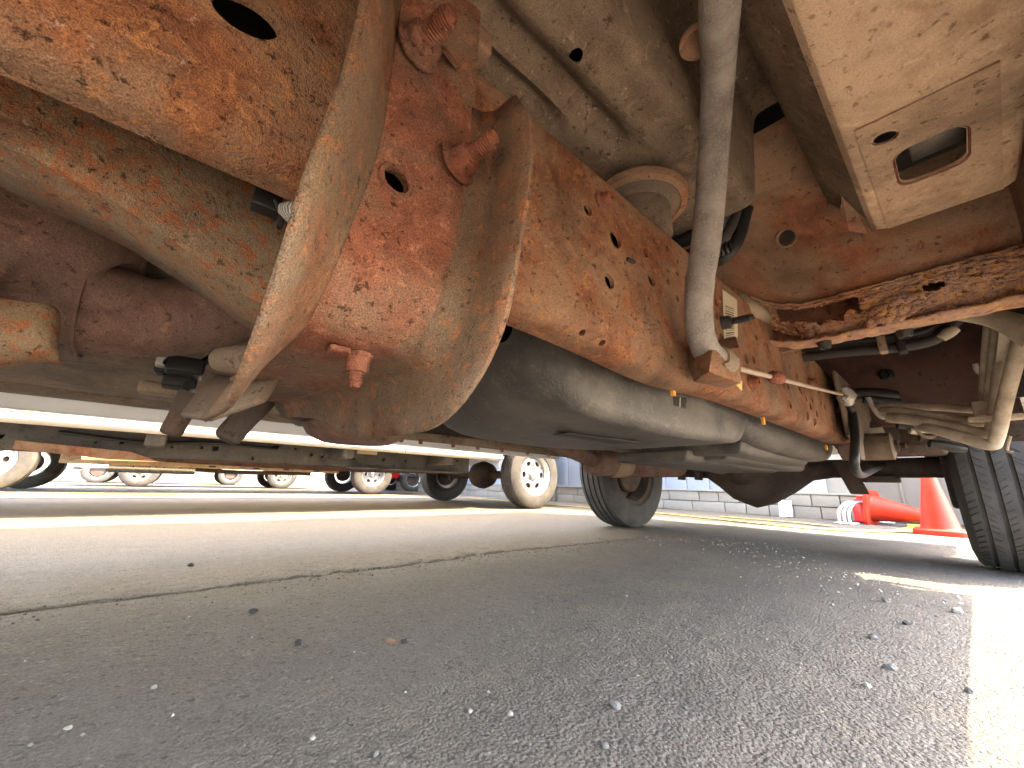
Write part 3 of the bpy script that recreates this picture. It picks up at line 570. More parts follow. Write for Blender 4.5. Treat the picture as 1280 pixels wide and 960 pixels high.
# lines above the rail
for k_, (r_, m_, z_) in enumerate(((.012, 'black_plastic', .69), (.009, 'dark_steel', .672), (.011, 'black_plastic', .652))):
    tube('brake_line', [(-.45, .60+.02*k_, z_+.01), (-.26, .62+.02*k_, z_), (-.20, .625+.02*k_, z_+.01), (-.17, .63+.02*k_, z_+.08)], r_, m_, T, 12, 6)
rid = [];
for i in range(46):
    t = i/45; rid += [(-.34+.15*t, .60+.03*t, .64+.006*t)]
tube('corrugated_hose', rid, [.0115 if i % 2 else .0092 for i in range(46)], 'black_plastic', T, 12, 0)

# --- sill box section (bright painted) with its side wall and end hole
SB = -.02; SE = .105
def sillrow(y, k=0): 
    return [(-.078, y, .90), (-.074, y, .742), (-.064, y, .728), (SB-.012, y, .674), (SB-.006, y, .664), (SB+.004, y, .660), ((SB+SE)/2, y, .659), (SE-.004, y, .660), (SE+.004, y, .664), (SE+.010, y, .676), (SE+.016, y, .74)]
sb = grid('sill_box', [sillrow(y) for y in list(np.linspace(-1.6, .74, 60))+[.76, .775]], 'sill_paint', T, solid=.003, bevel=.0015)
sb.data.materials.append(MAT['undercoat'])
for i, p_ in enumerate(sb.data.polygons): p_.material_index = 1 if i % 10 < 3 else 0
def rrect(c, hx, hy, r_, h, n_=5):
    poly = []
    for sx, sy, a0 in ((1, 1, 0), (-1, 1, 90), (-1, -1, 180), (1, -1, 270)):
        for i in range(n_+1):
            a = R(a0+90*i/n_); poly.append((c[0]+sx*(hx-r_)+r_*math.cos(a), c[1]+sy*(hy-r_)+r_*math.sin(a)))
    N_ = len(poly); v = [(x, y, c[2]-h) for x, y in poly]+[(x, y, c[2]+h) for x, y in poly]
    return v, [tuple(reversed(range(N_))), tuple(range(N_, 2*N_))]+[(j, (j+1) % N_, N_+(j+1) % N_, N_+j) for j in range(N_)]
hc = at(1163, 194, Z=.66); cut(sb, [rrect((hc.x, hc.y, .66), .029, .038, .016, .05), cyl_data((at(1106, 171, Z=.66)), (0, 0, 1), .011, .05, 18, .0095)])
rim = []
for k_, (hx, z_) in enumerate(((.029, .6585), (.031, .6565), (.0335, .6578))):
    v_, _ = rrect((hc.x, hc.y, z_), hx, hx+.0085, .015+k_*.001, 0); rim.append(v_[:len(v_)//2])
grid('hole_lip', rim, 'rust_bolt', sb, cv=True)
box('inner_stiffener', (hc.x-.014, hc.y-.01, .70), (hc.x+.036, hc.y+.062, .706), 'hose_rubber', sb, .002)
# doubler plate on the sill end, and an unseen dark sheet added so the hole reads dark
a_, b_ = at(1068, 164, Z=.6567), at(1250, 76, Z=.6567)
dbl = plate('doubler_plate', [a_, b_, Vector((SE-.006, .772, .6567)), Vector((SB+.006, .772, .6567))], 'sill_primer', sb, .0022)
cut(dbl, [rrect((hc.x, hc.y, .6567), .032, .041, .017, .02), cyl_data((at(1106, 171, Z=.6567)), (0, 0, 1), .0125, .02, 18, .011)])
box('sill_light_block', (-.075, -1.6, .762), (.13, .80, .768), 'dark_steel', T)
rough_seed = 3
mk('seam_flap', [at(1045, 210, Z=.73), at(1052, 250, Z=.70), at(1047, 290, Z=.685), at(1062, 288, Z=.675), at(1085, 292, Z=.665), at(1090, 288, Z=.664)], [(0, 1, 2, 3), (0, 3, 4, 5)], 'rust_panel', T, solid=.003)

# --- cab rear corner: brown pressed panel curving down to a pinch weld, and the rotted lower channel
def rear_panel(x, t):      # t 0 (top, forward) .. 1 (pinch)
    prof = [(0, .66, .86), (.12, .70, .84), (.30, .80, .785), (.5, .845, .74), (.72, .868, .685), (.9, .884, .64), (1, .90, .622)]
    for (t0, y0, z0), (t1, y1, z1) in zip(prof, prof[1:]):
        if t0 <= t <= t1: k = (t-t0)/(t1-t0); break
    return y0+(y1-y0)*k, z0+(z1-z0)*k
xs_ = np.linspace(-.34, .20, 90); ts_ = np.linspace(0, 1, 40); rows = []
for t in ts_:
    r_ = []
    for x in xs_:
        y, z = rear_panel(x, t); lift = .06*max(0, (-.13-x)/.13)**2 ; z += lift*min(1, t*1.4); y -= .10*max(0, (-.17-x)/.13)**2*(.4+.6*t)
        r_.append((x, y+.003*noise.noise(Vector((x*18, t*9, 0))), z+.004*noise.noise(Vector((x*13, t*6, 4)))))
    rows.append(r_)
cp = grid('cab_rear_panel', rows, 'rust_panel', T, solid=.003, ang=0)
q = at(983, 297, Y=.838); cut(cp, [cyl_data(q, (0, 1, .55), .0145, .12, 22, .0125)])
lathe('hole_bead', [(.015, 0), (.0165, .002), (.019, .0)], q+Vector((0, -.0035, -.002)), (0, -1, -.62), 'tan_steel', cp, 24, capa=False, capb=False)
# pinch-weld lip
lip = []
for x in np.linspace(-.30, .20, 140):
    lift = .06*max(0, (-.13-x)/.13)**2; yb = -.10*max(0, (-.17-x)/.13)**2
    z = .619+lift+.0035*noise.noise(Vector((x*60, 1, 1))); y = .893+yb
    lip.append([(x, y-.012+.004*noise.noise(Vector((x*80, 5, 1))), z-.003), (x, y-.004, z-.009-.003*noise.noise(Vector((x*120, 0, 2)))), (x, y+.012, z-.007)])
grid('pinch_weld', lip, 'rust_flake', cp, solid=.003)
# rotted channel: torn sheet with ragged openings
def rot_sheet(name, fn, nu, nv, keep, mat, parent, th=.004, seed=0):
    idx = {}; v = []; f = []
    def vi(i, j):
        if (i, j) not in idx:
            p = fn(i/nu, j/nv); idx[(i, j)] = len(v); v.append(p)
        return idx[(i, j)]
    for i in range(nu):
        for j in range(nv):
            if keep((i+.5)/nu, (j+.5)/nv): f.append((vi(i, j), vi(i+1, j), vi(i+1, j+1), vi(i, j+1)))
    o = mk(name, v, f, mat, parent, smooth=True, solid=th, ang=50)
    return o
def chan(u, v_):
    x = -.27+.47*u; lift = .055*max(0, (-.13-x)/.13)**2; yb = -.09*max(0, (-.17-x)/.13)**2
    a = noise.noise(Vector((u*14, v_*5, 3))); b = noise.noise(Vector((u*45, v_*16, 8))); c = noise.noise(Vector((u*120, v_*40, 1)))
    return (x+.002*b, .884+.05*v_+yb+.012*math.sin(v_*3.1)*-1+.005*a+.004*b+.0018*c, .612+lift-.068*v_*(1-.55*max(0, (-.12-x)/.15))+.003*b+.0012*c)
def kp(u, v_):
    x = -.27+.47*u; nz = noise.noise(Vector((u*30, v_*9, 2)))*.5+noise.noise(Vector((u*90, v_*26, 6)))*.3
    if -.20 < x < -.075 and .10+nz*.12 < v_ < .56+nz*.22-(.0 if x < -.1 else .1): return False
    if .005 < x < .03 and .26+nz*.1 < v_ < .40+nz*.12: return False
    return v_ < .97+nz*.25
rot_sheet('rotted_channel', chan, 260, 46, kp, 'rust_flake', T)
# thick blister flake and the channel's back wall and lower lip
fl = rot_sheet('rust_blister', lambda u, v_: (-.075+.085*u, .886-.006*math.sin(u*3.1)*math.sin(v_*3.1)+.004*noise.noise(Vector((u*9, v_*7, 1))), .590-.050*v_+.03*(u-.5)*.5+.004*noise.noise(Vector((u*14, v_*9, 4)))), 40, 26, lambda u, v_: ((u-.5)/.5)**2+((v_-.55)/.45)**2 < .85+.5*noise.noise(Vector((u*5, v_*5, 8))), 'rust_flake', T, .006)
box('channel_back', (-.26, .958, .55), (.20, .964, .70), 'rust_panel', T)
ll = []
for x in np.linspace(-.24, .20, 120):
    yb = -.09*max(0, (-.17-x)/.13)**2; z = .543+.03*max(0, (-.13-x)/.13)**2+.0012*noise.noise(Vector((x*70, 2, 1)))
    ll.append([(x, .898+yb+.003*noise.noise(Vector((x*50, 2, 1))), z+.001), (x, .915+yb, z-.001), (x, .93+yb, z-.002), (x, .94+yb, z-.001), (x, .952+yb, z+.012)])
ch = grid('channel_lip', ll, 'rust_flake', T, solid=.004); rough(ch, .003, 60)
for px, py in ((1030, 428), (1130, 413)): bolt('plug', at(px, py, Z=.541), (0, 0, -1), ch, .006, .003, .012, 'dark_steel')
# tapered bracket where the panel meets the rail
tube('mount_arm', [at(925, 372, X=-.235), at(936, 385, X=-.225), at(950, 392, X=-.22), at(965, 408, X=-.235)], [.012, .016, .014, .016], 'tan_steel', T, 12, 4)

# --- bed front: dark red bulkhead, crossbar and lines behind the cab gap
bh = box('bed_bulkhead', (-.75, 1.72, .47), (.13, 1.735, .98), 'bed_red', T, .003); bolt('plug', at(1108, 469, Y=1.72), (0, -1, 0), bh, .01, .004, .02, 'black_plastic')
box('bed_cross_sill', (-.75, 1.05, .70), (.18, 1.13, .78), 'bed_red', T, .01)
box('bed_floor', (-1.70, .98, .985), (.18, 3.4, 1.0), 'rust_dark', T)
for k_, (r_, m_, dz) in enumerate(((.011, 'dark_steel', 0), (.009, 'black_plastic', .024), (.007, 'tube_tan', .042))):
    tube('harness_line', [at(1000, 441, Y=1.15)+Vector((-.1, 0, dz-.01)), at(1040, 436, Y=1.15)+Vector((0, 0, dz-.012)), at(1110, 428, Y=1.15)+Vector((0, 0, dz-.014)), at(1160, 420, Y=1.15)+Vector((0, 0, dz-.012)), at(1185, 410, Y=1.15)+Vector((0, 0, dz)), at(1205, 398, Y=1.15)+Vector((0, 0, dz+.01))], r_, m_, T, 12, 6)
for px in (1104, 1128): 
    c_ = at(px, 432, Y=1.14); box('harness_clip', c_-Vector((.008, .014, .018)), c_+Vector((.006, .01, .026)), 'tan_steel' if px == 1104 else 'black_plastic', T, .003)
tube('hose_stub', [at(1176, 423, Y=1.13), at(1186, 416, Y=1.13), at(1196, 410, Y=1.13)], [.009, .011, .008], 'tube_tan', T, 12, 3)
# --- filler and vapour tubes: drop at the right edge, bend, run inboard to the canister behind the hanger
YB = 1.40
runs = [((1098, 507), (1112, 508), (1170, 509), (1222, 512), (1231, 508), (1232, 470), (1238, 400), .0095),
        ((1104, 513), (1125, 514), (1180, 522), (1224, 527), (1236, 520), (1242, 470), (1252, 395), .0115),
        ((1112, 522), (1140, 525), (1190, 534), (1230, 542), (1243, 532), (1252, 470), (1266, 395), .0135),
        ((1150, 533), (1165, 536), (1200, 546), (1236, 556), (1246, 546), (1259, 490), (1285, 395), .012)]
for i, r_ in enumerate(runs):
    Y_ = YB-.03*i; pts = [at(*r_[0], Y=Y_+.10), at(*r_[1], Y=Y_+.06), at(*r_[2], Y=Y_+.03), at(*r_[3], Y=Y_), at(*r_[4], Y=Y_-.012), at(*r_[5], Y=Y_-.07), at(*r_[6], Y=Y_-.16)]
    tube('vapour_tube', pts, r_[7], 'tube_tan', T, 14, 7)
tube('filler_hose', [at(1200, 392, Y=1.06), at(1235, 396, Y=1.05), at(1262, 404, Y=1.04), at(1300, 425, Y=1.02)], [.013, .016, .018, .02], 'tube_tan', T, 18, 5)
plate('tube_shield', [at(1252, 394, Y=1.12), at(1279, 396, Y=1.12), at(1262, 450, Y=1.24), at(1244, 520, Y=1.36), at(1240, 500, Y=1.36)], 'tube_tan', T, .003)
c_ = at(1240, 523, Y=1.31); box('tube_clamp', c_-Vector((.035, .012, .006)), c_+Vector((.042, .012, .006)), 'tube_tan', T, .003)
c_ = at(1232, 508, Y=1.34); box('tube_clamp', c_-Vector((.02, .012, .02)), c_+Vector((.016, .012, .012)), 'tube_tan', T, .003)
tube('hook', [at(1219, 455, Y=1.4), at(1221, 463, Y=1.4), at(1228, 468, Y=1.4)], .005, 'zinc', T, 8, 3)
# fittings and clutter between hanger and tubes
for px, py, s_, m_ in ((1096, 500, .022, 'black_plastic'), (1088, 492, .026, 'black_plastic'), (1110, 512, .016, 'dark_steel'), (1122, 524, .018, 'tan_steel'), (1135, 533, .016, 'dark_steel'), (1150, 540, .014, 'zinc'), (1165, 548, .018, 'dark_steel'), (1178, 556, .018, 'black_plastic')):
    c_ = at(px, py, Y=1.56); tube('hose_fitting', [c_+Vector((-s_*1.3, -.01, .004)), c_, c_+Vector((s_*1.2, .012, -.008)), c_+Vector((s_*2.2, .02, -.012))], [s_*.62, s_*.7, s_*.75, s_*.5], m_, T, 12, 3)
tube('abs_wire', [at(1085, 497, Y=1.5), at(1095, 515, Y=1.5), at(1105, 522, Y=1.5), at(1112, 514, Y=1.5)], .006, 'zinc', T, 8, 5)
lathe('fitting_ring', [(.016, -.004), (.022, -.004), (.022, .004), (.016, .004), (.016, -.004)], at(1160, 538, Y=1.5), (.3, -1, .1), 'tan_steel', T, 20, capa=False, capb=False)
# inner wheel-house liner above the tyre
grid('wheel_liner', [[(x, 2.38-.50*math.cos(R(a)), .42+.47*math.sin(R(a))) for a in range(0, 181, 10)] for x in (-.13, -.06, .05, .17)], 'rust_dark', T, solid=.004)
extr('mud_flap', [(.075, .49), (.19, .49), (.19, .72), (.10, .72)], [1.50, 1.506], 'dark_steel', T)
tube('liner_wire', [at(1262, 545, Y=1.5), at(1258, 562, Y=1.5), at(1266, 566, Y=1.5)], .004, 'tan_steel', T, 8, 3)

# --- wheels
def sipes(cx, yc, zc, R_, x0, x1, n_, dy, parent, seed):
    v = []; f = []; rnd = random.Random(seed)
    for i in range(n_):
        a = 2*math.pi*i/n_+rnd.uniform(-.02, .02); b = a+dy; w_ = .0022/R_
        base = len(v)
        for (x, ang) in ((x0, a-w_), (x1, b-w_), (x1, b+w_), (x0, a+w_)):
            for rr in (R_-.004, R_+.0006): v.append((x, yc+rr*math.sin(ang), zc-rr*math.cos(ang)))
        f += [tuple(base+k for k in q) for q in ((0, 2, 3, 1), (2, 4, 5, 3), (4, 6, 7, 5), (6, 0, 1, 7), (1, 3, 5, 7))]
    return v, f
def wheel(name, parent, c, rad, wid, face, tyre_mat, rim_mat, rimr=.215, grooves=4, spokes=6, seg=72, treads=0):
    """face +1: outer side towards +X"""
    h = wid/2; c = Vector(c); P_ = [(rimr, -h*.80), (rimr+.012, -h*.92), (rimr+.05, -h), (rad-.06, -h*.98), (rad-.022, -h*.90), (rad-.006, -h*.80)]
    gw = .006; n_ = grooves; span = h*1.5
    xs = [-h*.72+span*(i+.5)/n_*.96 for i in range(n_)] if n_ else []
    for x in xs: P_ += [(rad, x-gw), (rad-.009, x-gw*.7), (rad-.009, x+gw*.7), (rad, x+gw)]
    P_ += [(rad-.006, h*.80), (rad-.022, h*.90), (rad-.06, h*.98), (rimr+.05, h), (rimr+.012, h*.92), (rimr, h*.80)]
    e = empty(name, c, None, None); e.parent = parent; e.matrix_parent_inverse = Matrix.Translation(-Vector(parent.location)) if parent else Matrix.Identity(4)
    ty = lathe('tyre', P_, c, (1, 0, 0), tyre_mat, e, seg, 30, capa=False, capb=False)
    s = face
    rm = lathe('rim', [(rimr, -h*.80*s), (rimr-.018, -h*.7*s), (rimr-.03, 0), (rimr-.03, h*.35*s), (rimr-.012, h*.62*s), (rimr, h*.80*s), (rimr+.006, h*.84*s), (rimr-.008, h*.80*s), (rimr-.022, h*.6*s), (rimr-.03, h*.4*s)], c, (1, 0, 0), rim_mat, e, 48, 30, capa=False, capb=False)
    disc = lathe('wheel_disc', [(rimr-.03, h*.30*s), (rimr-.06, h*.42*s), (.10, h*.50*s), (.075, h*.42*s), (.055, h*.42*s), (.05, h*.66*s), (.03, h*.72*s), (0, h*.72*s)], c, (1, 0, 0), rim_mat, e, 48, 30, solid=.006)
    hs = [];
    for i in range(spokes):
        a = 2*math.pi*i/spokes; hs.append(cyl_data(c+Vector((h*.42*s, math.cos(a)*.138, math.sin(a)*.138)), (1, 0, 0), .036, .2, 14, .026, (0, -math.sin(a), math.cos(a))))
    for i in range(8):
        a = 2*math.pi*i/8; hs.append(cyl_data(c+Vector((h*.42*s, math.cos(a)*.066, math.sin(a)*.066)), (1, 0, 0), .008, .06, 8))
    cut(disc, hs)
    lathe('brake_drum', [(0, -h*.5*s), (.14, -h*.5*s), (.15, -h*.4*s), (.15, h*.1*s), (.10, h*.2*s), (0, h*.2*s)], c, (1, 0, 0), 'rust_dark', e, 32)
    if treads:
        v = []; f = []
        for k_ in range(n_+1):
            xa = (xs[k_-1]+gw if k_ else -h*.80); xb = (xs[k_]-gw if k_ < n_ else h*.80)
            w_ = xb-xa
            v2, f2 = sipes(c.x, c.y, c.z, rad, c.x+xa+w_*.06, c.x+xa+w_*(.62 if k_ not in (0, n_) else .80), treads, .035*(1 if k_ % 2 else -1), e, k_)
            b_ = len(v); v += v2; f += [tuple(i+b_ for i in q) for q in f2]
        o = mk('tread_sipes', v, f, 'black_plastic', e); o['kind'] = 'stuff'
    return e
wheel('rear_wheel', T, (.075, 2.40, .378), .378, .235, 1, 'tyre_rubber', 'dark_steel', .225, 4, 6, 120, 90)
wheel('rear_wheel', T, (-1.585, 2.40, .378), .378, .22, -1, 'tyre_rubber', 'rust_dark', .225, 4, 6, 96, 0)
# --- body shell above (roof, sides, nose) that throws the shade
BW = 'white_paint'
def bodyside(x0, x1, nm):
    extr(nm, [(-1.9, .42), (.92, .42), (1.3, .42), (1.86, .42), (1.90, .62), (2.02, .78), (2.2, .88), (2.4, .90), (2.6, .88), (2.78, .78), (2.9, .62), (2.94, .50), (3.5, .52), (3.5, 1.95), (-.9, 1.95), (-1.6, 1.25), (-2.9, 1.12), (-2.9, .55), (-2.55, .55), (-2.5, .70), (-2.3, .85), (-2.05, .70)], [x0, x1], BW, T, axis='X', bevel=.006)
bodyside(.185, .205, 'body_side'); bodyside(-1.725, -1.705, 'body_side')
box('roof', (-1.725, -.9, 1.95), (.205, 3.5, 1.97), BW, T, .006)
box('bonnet', (-1.7, -2.9, 1.12), (.18, -1.6, 1.14), BW, T, .006)
plate('windscreen', [(-1.7, -1.6, 1.25), (.18, -1.6, 1.25), (.18, -.9, 1.95), (-1.7, -.9, 1.95)], 'black_plastic', T, .01)
box('tail_gate', (-1.7, 3.48, .52), (.18, 3.5, 1.95), BW, T, .005)
box('grille', (-1.7, -2.9, .55), (.18, -2.86, 1.12), 'black_plastic', T, .01)
box('engine_sump', (-1.15, -2.2, .42), (-.4, -1.3, .95), 'dark_steel', T, .05)
# running edge of the near sill
extr('near_sill', [(.115, .74), (.115, .56), (.135, .47), (.17, .43), (.184, .43), (.184, .74)], list(np.linspace(-1.8, .90, 20)), 'rust_panel', T, bevel=.004)

# ================================================================== NEIGHBOURING VEHICLES
def side_body(t, x0, x1, y0, y1, zb, zt, mat, wheels, zr=1.9, nm='body'):
    """body with cut wheel arches; x0 is the side towards us"""
    poly = [(y0, zb)]
    for wy in sorted(wheels):
        for i in range(9):
            a = R(180-180*i/8); poly.append((wy+.46*math.cos(a), max(zb, .40+.46*math.sin(a)) if 0 < i < 8 else zb))
    poly += [(y1, zb), (y1, zt), (y0+1.6, zt), (y0+.9, 1.2), (y0, 1.1)]
    return extr(nm, poly, [x0, x1], mat, t, axis='X', bevel=.02)
# --- white truck A, parked beside ours
A = empty('parked_truck', (-4.3, 3.12, 0), 'white truck parked alongside, its bright sill crossing behind the crossmember', 'truck', 'trucks parked in a row')
side_body(A, -5.25, -5.20, -2.9, 4.2, .52, 1.9, 'white_paint', [-1.95, 3.14])
side_body(A, -3.24, -3.19, -2.9, 4.2, .60, 1.9, 'white_paint', [-1.95, 3.14])
box('roof', (-5.2, -.8, 1.9), (-3.24, 4.2, 1.93), 'white_paint', A, .01)
box('load_floor', (-5.2, -2.4, .72), (-3.24, 4.2, .76), 'far_frame', A)
rk = extr('rocker_panel', [(-3.34, .505), (-3.22, .505), (-3.19, .52), (-3.185, .546), (-3.225, .551), (-3.225, .556), (-3.185, .561), (-3.18, .595), (-3.19, .62), (-3.30, .63)], list(np.linspace(-1.45, 2.62, 12)), 'white_paint', A, bevel=.004)
for y in (.31, 1.5): box('panel_joint', (-3.19, y, .507), (-3.1795, y+.006, .60), 'far_frame', rk)
arl = extr('frame_rail', [(-3.72, .372), (-3.80, .372), (-3.80, .56), (-3.72, .56)], list(np.linspace(-2.2, 2.55, 10)), 'far_frame', A, bevel=.008)
rnd = random.Random(4); hs = []
for y in np.linspace(-.8, 2.4, 26):
    z = rnd.choice((.40, .45, .46, .50)); r_ = rnd.choice((.012, .02, .028)); hs.append(cyl_data((-3.72, y+rnd.uniform(-.03, .03), z), (1, 0, 0), r_, .13, rnd.choice((3, 4, 10)), r_*rnd.uniform(.6, 1)))
for y in (1.38, 1.50, 1.62, 1.75, 1.88): hs.append(rrect((-3.76, y, .372), .025, .04, .004, .05, 2))
cut(arl, hs)
extr('frame_flange', [(-3.66, .36), (-3.72, .352), (-3.72, .372), (-3.66, .376)], [1.2, 1.6, 2.4], 'far_frame', A, bevel=.003)
box('rail_sticker', (-3.7185, 1.27, .50), (-3.7175, 1.46, .545), 'label_paper', A)
for y0 in (-.18, 1.02, 2.0): box('body_bracket', (-3.72, y0, .43), (-3.34, y0+.10, .52), 'far_frame', A, .01)
tube('wiring_loom', [(-3.70, -.6, .50), (-3.70, -.2, .47), (-3.70, .2, .50), (-3.70, .6, .485)], .012, 'black_plastic', A, 8)
plate('rusty_apron', [(-3.66, -.75, .43), (-3.66, -.25, .40), (-3.66, -.10, .345), (-3.66, -.35, .345), (-3.66, -.75, .38)], 'rust_panel', A, .01)
wheel('rear_wheel', A, (-3.33, 3.14, .375), .375, .23, 1, 'dusty_tyre', 'alloy', .225, 5, 6, 64)
wheel('rear_wheel', A, (-5.22, 3.14, .375), .375, .23, -1, 'tyre_rubber', 'rust_dark', .215, 3, 6, 48)
lathe('rear_axle', [(0, 0), (.05, 0), (.05, .75), (.16, .85), (.18, .97), (.15, 1.08), (.05, 1.15), (.05, 1.9), (0, 1.9)], (-5.2, 3.14, .375), (1, 0, 0), 'rust_dark', A, 20, 40)
tube('shock_absorber', [(-4.85, 3.02, .30), (-4.85, 2.95, .62)], .03, 'dark_steel', A, 12, 0)
tube('exhaust_pipe', [(-4.2, -.4, .40), (-4.25, 1.2, .38), (-4.3, 2.5, .40)], .04, 'rust_brown', A, 12, 3)
# --- truck B, cream sill, with chrome front wheel
B = empty('parked_truck', (-8.6, 2.7, 0), 'truck with tan sill seen below the white truck', 'truck', 'trucks parked in a row')
side_body(B, -7.55, -7.50, -3.0, 4.6, .60, 1.9, 'cream_paint', [-1.72, 2.95]); side_body(B, -9.55, -9.5, -3.0, 4.6, .55, 1.9, 'cream_paint', [-1.72, 2.95])
box('roof', (-9.5, -1.2, 1.9), (-7.55, 4.6, 1.93), 'white_paint', B, .01); box('load_floor', (-9.5, -3, .72), (-7.55, 4.6, .76), 'far_frame', B)
grid('rocker_panel', [[(x, y, z+.018*y) for x, z in ((-7.62, .44), (-7.50, .44), (-7.47, .47), (-7.47, .61), (-7.55, .63))] for y in (-.95, 0, 1, 2, 3, 4.2)], 'cream_paint', B, cv=True)
extr('frame_rail', [(-7.9, .375), (-7.98, .375), (-7.98, .56), (-7.9, .56)], [-1.2, 0, 2.4], 'tan_steel', B, bevel=.008)
for y in (.4, 1.0, 1.45, 1.95): box('frame_slot', (-7.899, y, .395), (-7.894, y+.09, .42), 'black_plastic', B)
tube('muffler', [(-8.25, -.75, .36), (-8.25, -.3, .36), (-8.25, .25, .36)], .085, 'alloy', B, 18, 0)
tube('tail_pipe', [(-8.25, .2, .36), (-8.3, .9, .34), (-8.3, 2, .36)], .035, 'rust_dark', B, 12, 3)
tube('front_axle', [(-9.4, -1.72, .36), (-8.5, -1.72, .30), (-7.7, -1.72, .36)], .05, 'rust_dark', B, 10, 3)
wheel('front_wheel', B, (-7.66, -1.72, .39), .39, .24, 1, 'dusty_tyre', 'alloy', .23, 4, 6, 64)
wheel('front_wheel', B, (-9.4, -1.72, .39), .39, .24, -1, 'dusty_tyre', 'alloy', .23, 4, 6, 48)
wheel('rear_wheel', B, (-7.66, 2.95, .38), .38, .24, 1, 'dusty_tyre', 'alloy', .22, 4, 6, 64)
wheel('rear_wheel', B, (-9.4, 2.95, .38), .38, .24, -1, 'tyre_rubber', 'dark_steel', .22, 3, 6, 48)
# --- car C, dark wheels in the third row; van D pale, far left; red tail of car E
def simple_car(name, label, c, x0, x1, y0, y1, wy, mat, zb, group, rim='alloy', cat_='car', zt=1.5):
    t = empty(name, (c[0], c[1], 0), label, cat_, group)
    side_body(t, x1-.05, x1, y0, y1, zb, zt, mat, wy, nm='body_side'); side_body(t, x0, x0+.05, y0, y1, zb, zt, mat, wy, nm='body_side')
    box('roof', (x0+.05, y0+1.2, zt), (x1-.05, y1, zt+.03), mat, t, .01); box('underbody', (x0+.05, y0, zb+.06), (x1-.05, y1, zb+.10), 'dark_steel', t)
    box('bumper', (x0+.02, y1+.002, zb-.02), (x1-.02, y1+.14, zb+.22), mat, t, .04)
    for y in wy:
        wheel('wheel', t, (x1-.14, y, .33), .33, .21, 1, 'tyre_rubber', rim, .20, 3, 6, 48); wheel('wheel', t, (x0+.14, y, .33), .33, .21, -1, 'tyre_rubber', 'dark_steel', .20, 3, 6, 40)
    return t
simple_car('parked_car', 'white car with dark tyres in the third row, partly hidden by the tan sill', (-12.2, 1.2), -13.1, -11.3, -1.6, 3.0, [-.55, 2.1], 'white_paint', .36, 'cars parked in the far rows')
simple_car('parked_car', 'grey car far away at the left end of the lot', (-16.4, .5), -17.3, -15.5, -2.6, 2.4, [-1.6, 1.4], 'grey_paint', .36, 'cars parked in the far rows')
E_ = simple_car('parked_car', 'red car whose bumper shows between two far wheels', (-10.9, 5.2), -11.6, -9.9, 4.2, 8.2, [5.0, 7.2], 'red_paint', .34, 'cars parked in the far rows')
box('tail_lamp', (-9.97, 4.10, .55), (-9.89, 4.20, .70), 'red_lamp', E_, .01)

# ================================================================== BUILDING, CONES, RACK
fw = empty('warehouse', (-24, 0, 0), 'plain tan warehouse wall far beyond the parked rows', 'building')
for i in range(14): box('wall_panel', (-24.2, -22+2*i, 0), (-24, -22+2*i+1.98, 4.5), 'grey_door', fw, .01)
box('wall_coping', (-24.3, -22, 4.502), (-23.95, 6, 4.7), 'block', fw, .01)
BY = 5.25; bd = empty('building', (-5, BY, 0), 'blue and pale sided building on a low block plinth behind the axle', 'building')
box('wall_core', (-16, BY+.06, 0), (1.2, BY+.3, 4), 'block', bd)
x = -16.
while x < -1.0:
    wd = .30; m_ = 'blue_siding' if x < -2.05 else 'pale_siding'
    box('siding_board', (x, BY+.02, .245), (x+wd-.006, BY+.058, 3.6), m_, bd, .003); x += wd
blk = None
for row, z0 in enumerate((0.0, .122)):
    x = -16+.1*row
    while x < -.72:
        wd = .235 if x > -2.3 else .40
        if x+wd > -.70: wd = -.70-x
        box('block', (x, BY-.10+.012*rnd.random(), z0+.002), (x+wd-.008, BY+.05, z0+.118), 'block', bd, .004); x += wd
box('plinth_cap', (-16, BY-.11, .242), (-.70, BY+.055, .262), 'block', bd, .004)
box('door_panel', (-.68, BY+.03, .02), (.9, BY+.055, 2.3), 'grey_door', bd, .004)
for x in (-.45, -.2, .05, .3): box('door_rib', (x, BY+.018, .03), (x+.02, BY+.0295, 2.2), 'grey_door', bd, .002)
box('pillar', (-5.05, BY-.16, 0), (-4.80, BY-.115, 3), 'grey_door', bd, .006)
box('parapet', (-16, BY-.02, 3.6), (1.2, BY+.3, 4.1), 'pale_siding', bd, .01)

def cone(name, loc, label, h=.46, r0_=.13, tilt=None, s=1.):
    e = empty(name, loc, label, 'traffic cone', 'orange traffic cones by the wall')
    prof = [(r0_*1.06, .03), (r0_, .036), (r0_*.97, .05), (r0_*.42, h*.72), (r0_*.24, h*.97), (r0_*.19, h), (r0_*.12, h), (r0_*.10, h*.96)]
    c_ = lathe('cone_body', prof, (0, 0, 0), (0, 0, 1), 'cone_orange', None, 36, 40, capa=False, capb=False)
    rows = []
    for z_, k_ in ((.0, 1.0), (.026, 1.0), (.034, .94), (.036, .7)):
        rows.append([(r0_*1.36*k_*max(-1, min(1, 1.25*math.cos(R(a)))), r0_*1.36*k_*max(-1, min(1, 1.25*math.sin(R(a)))), z_) for a in range(0, 360, 10)])
    b_ = grid('cone_base', rows, 'cone_orange', None, cv=True)
    for o in (c_, b_): o.parent = e
    if tilt: e.rotation_euler = tilt
    return e
c1 = at(1178, 669, Z=0); cone('traffic_cone', (c1.x, c1.y, .006), 'upright orange traffic cone standing beside the near tyre', .50, .100)
c2 = at(1205, 662, Z=0); cone('traffic_cone', (c2.x+.06, c2.y+.45, .006), 'orange traffic cone mostly hidden behind the upright one', .44, .095)
c3 = at(1108, 640, Y=4.95); cone('traffic_cone', (c3.x-.10, 4.86, .145), 'orange traffic cone lying on its side, tip to the right', .48, .115, (0, R(98), R(-8)))
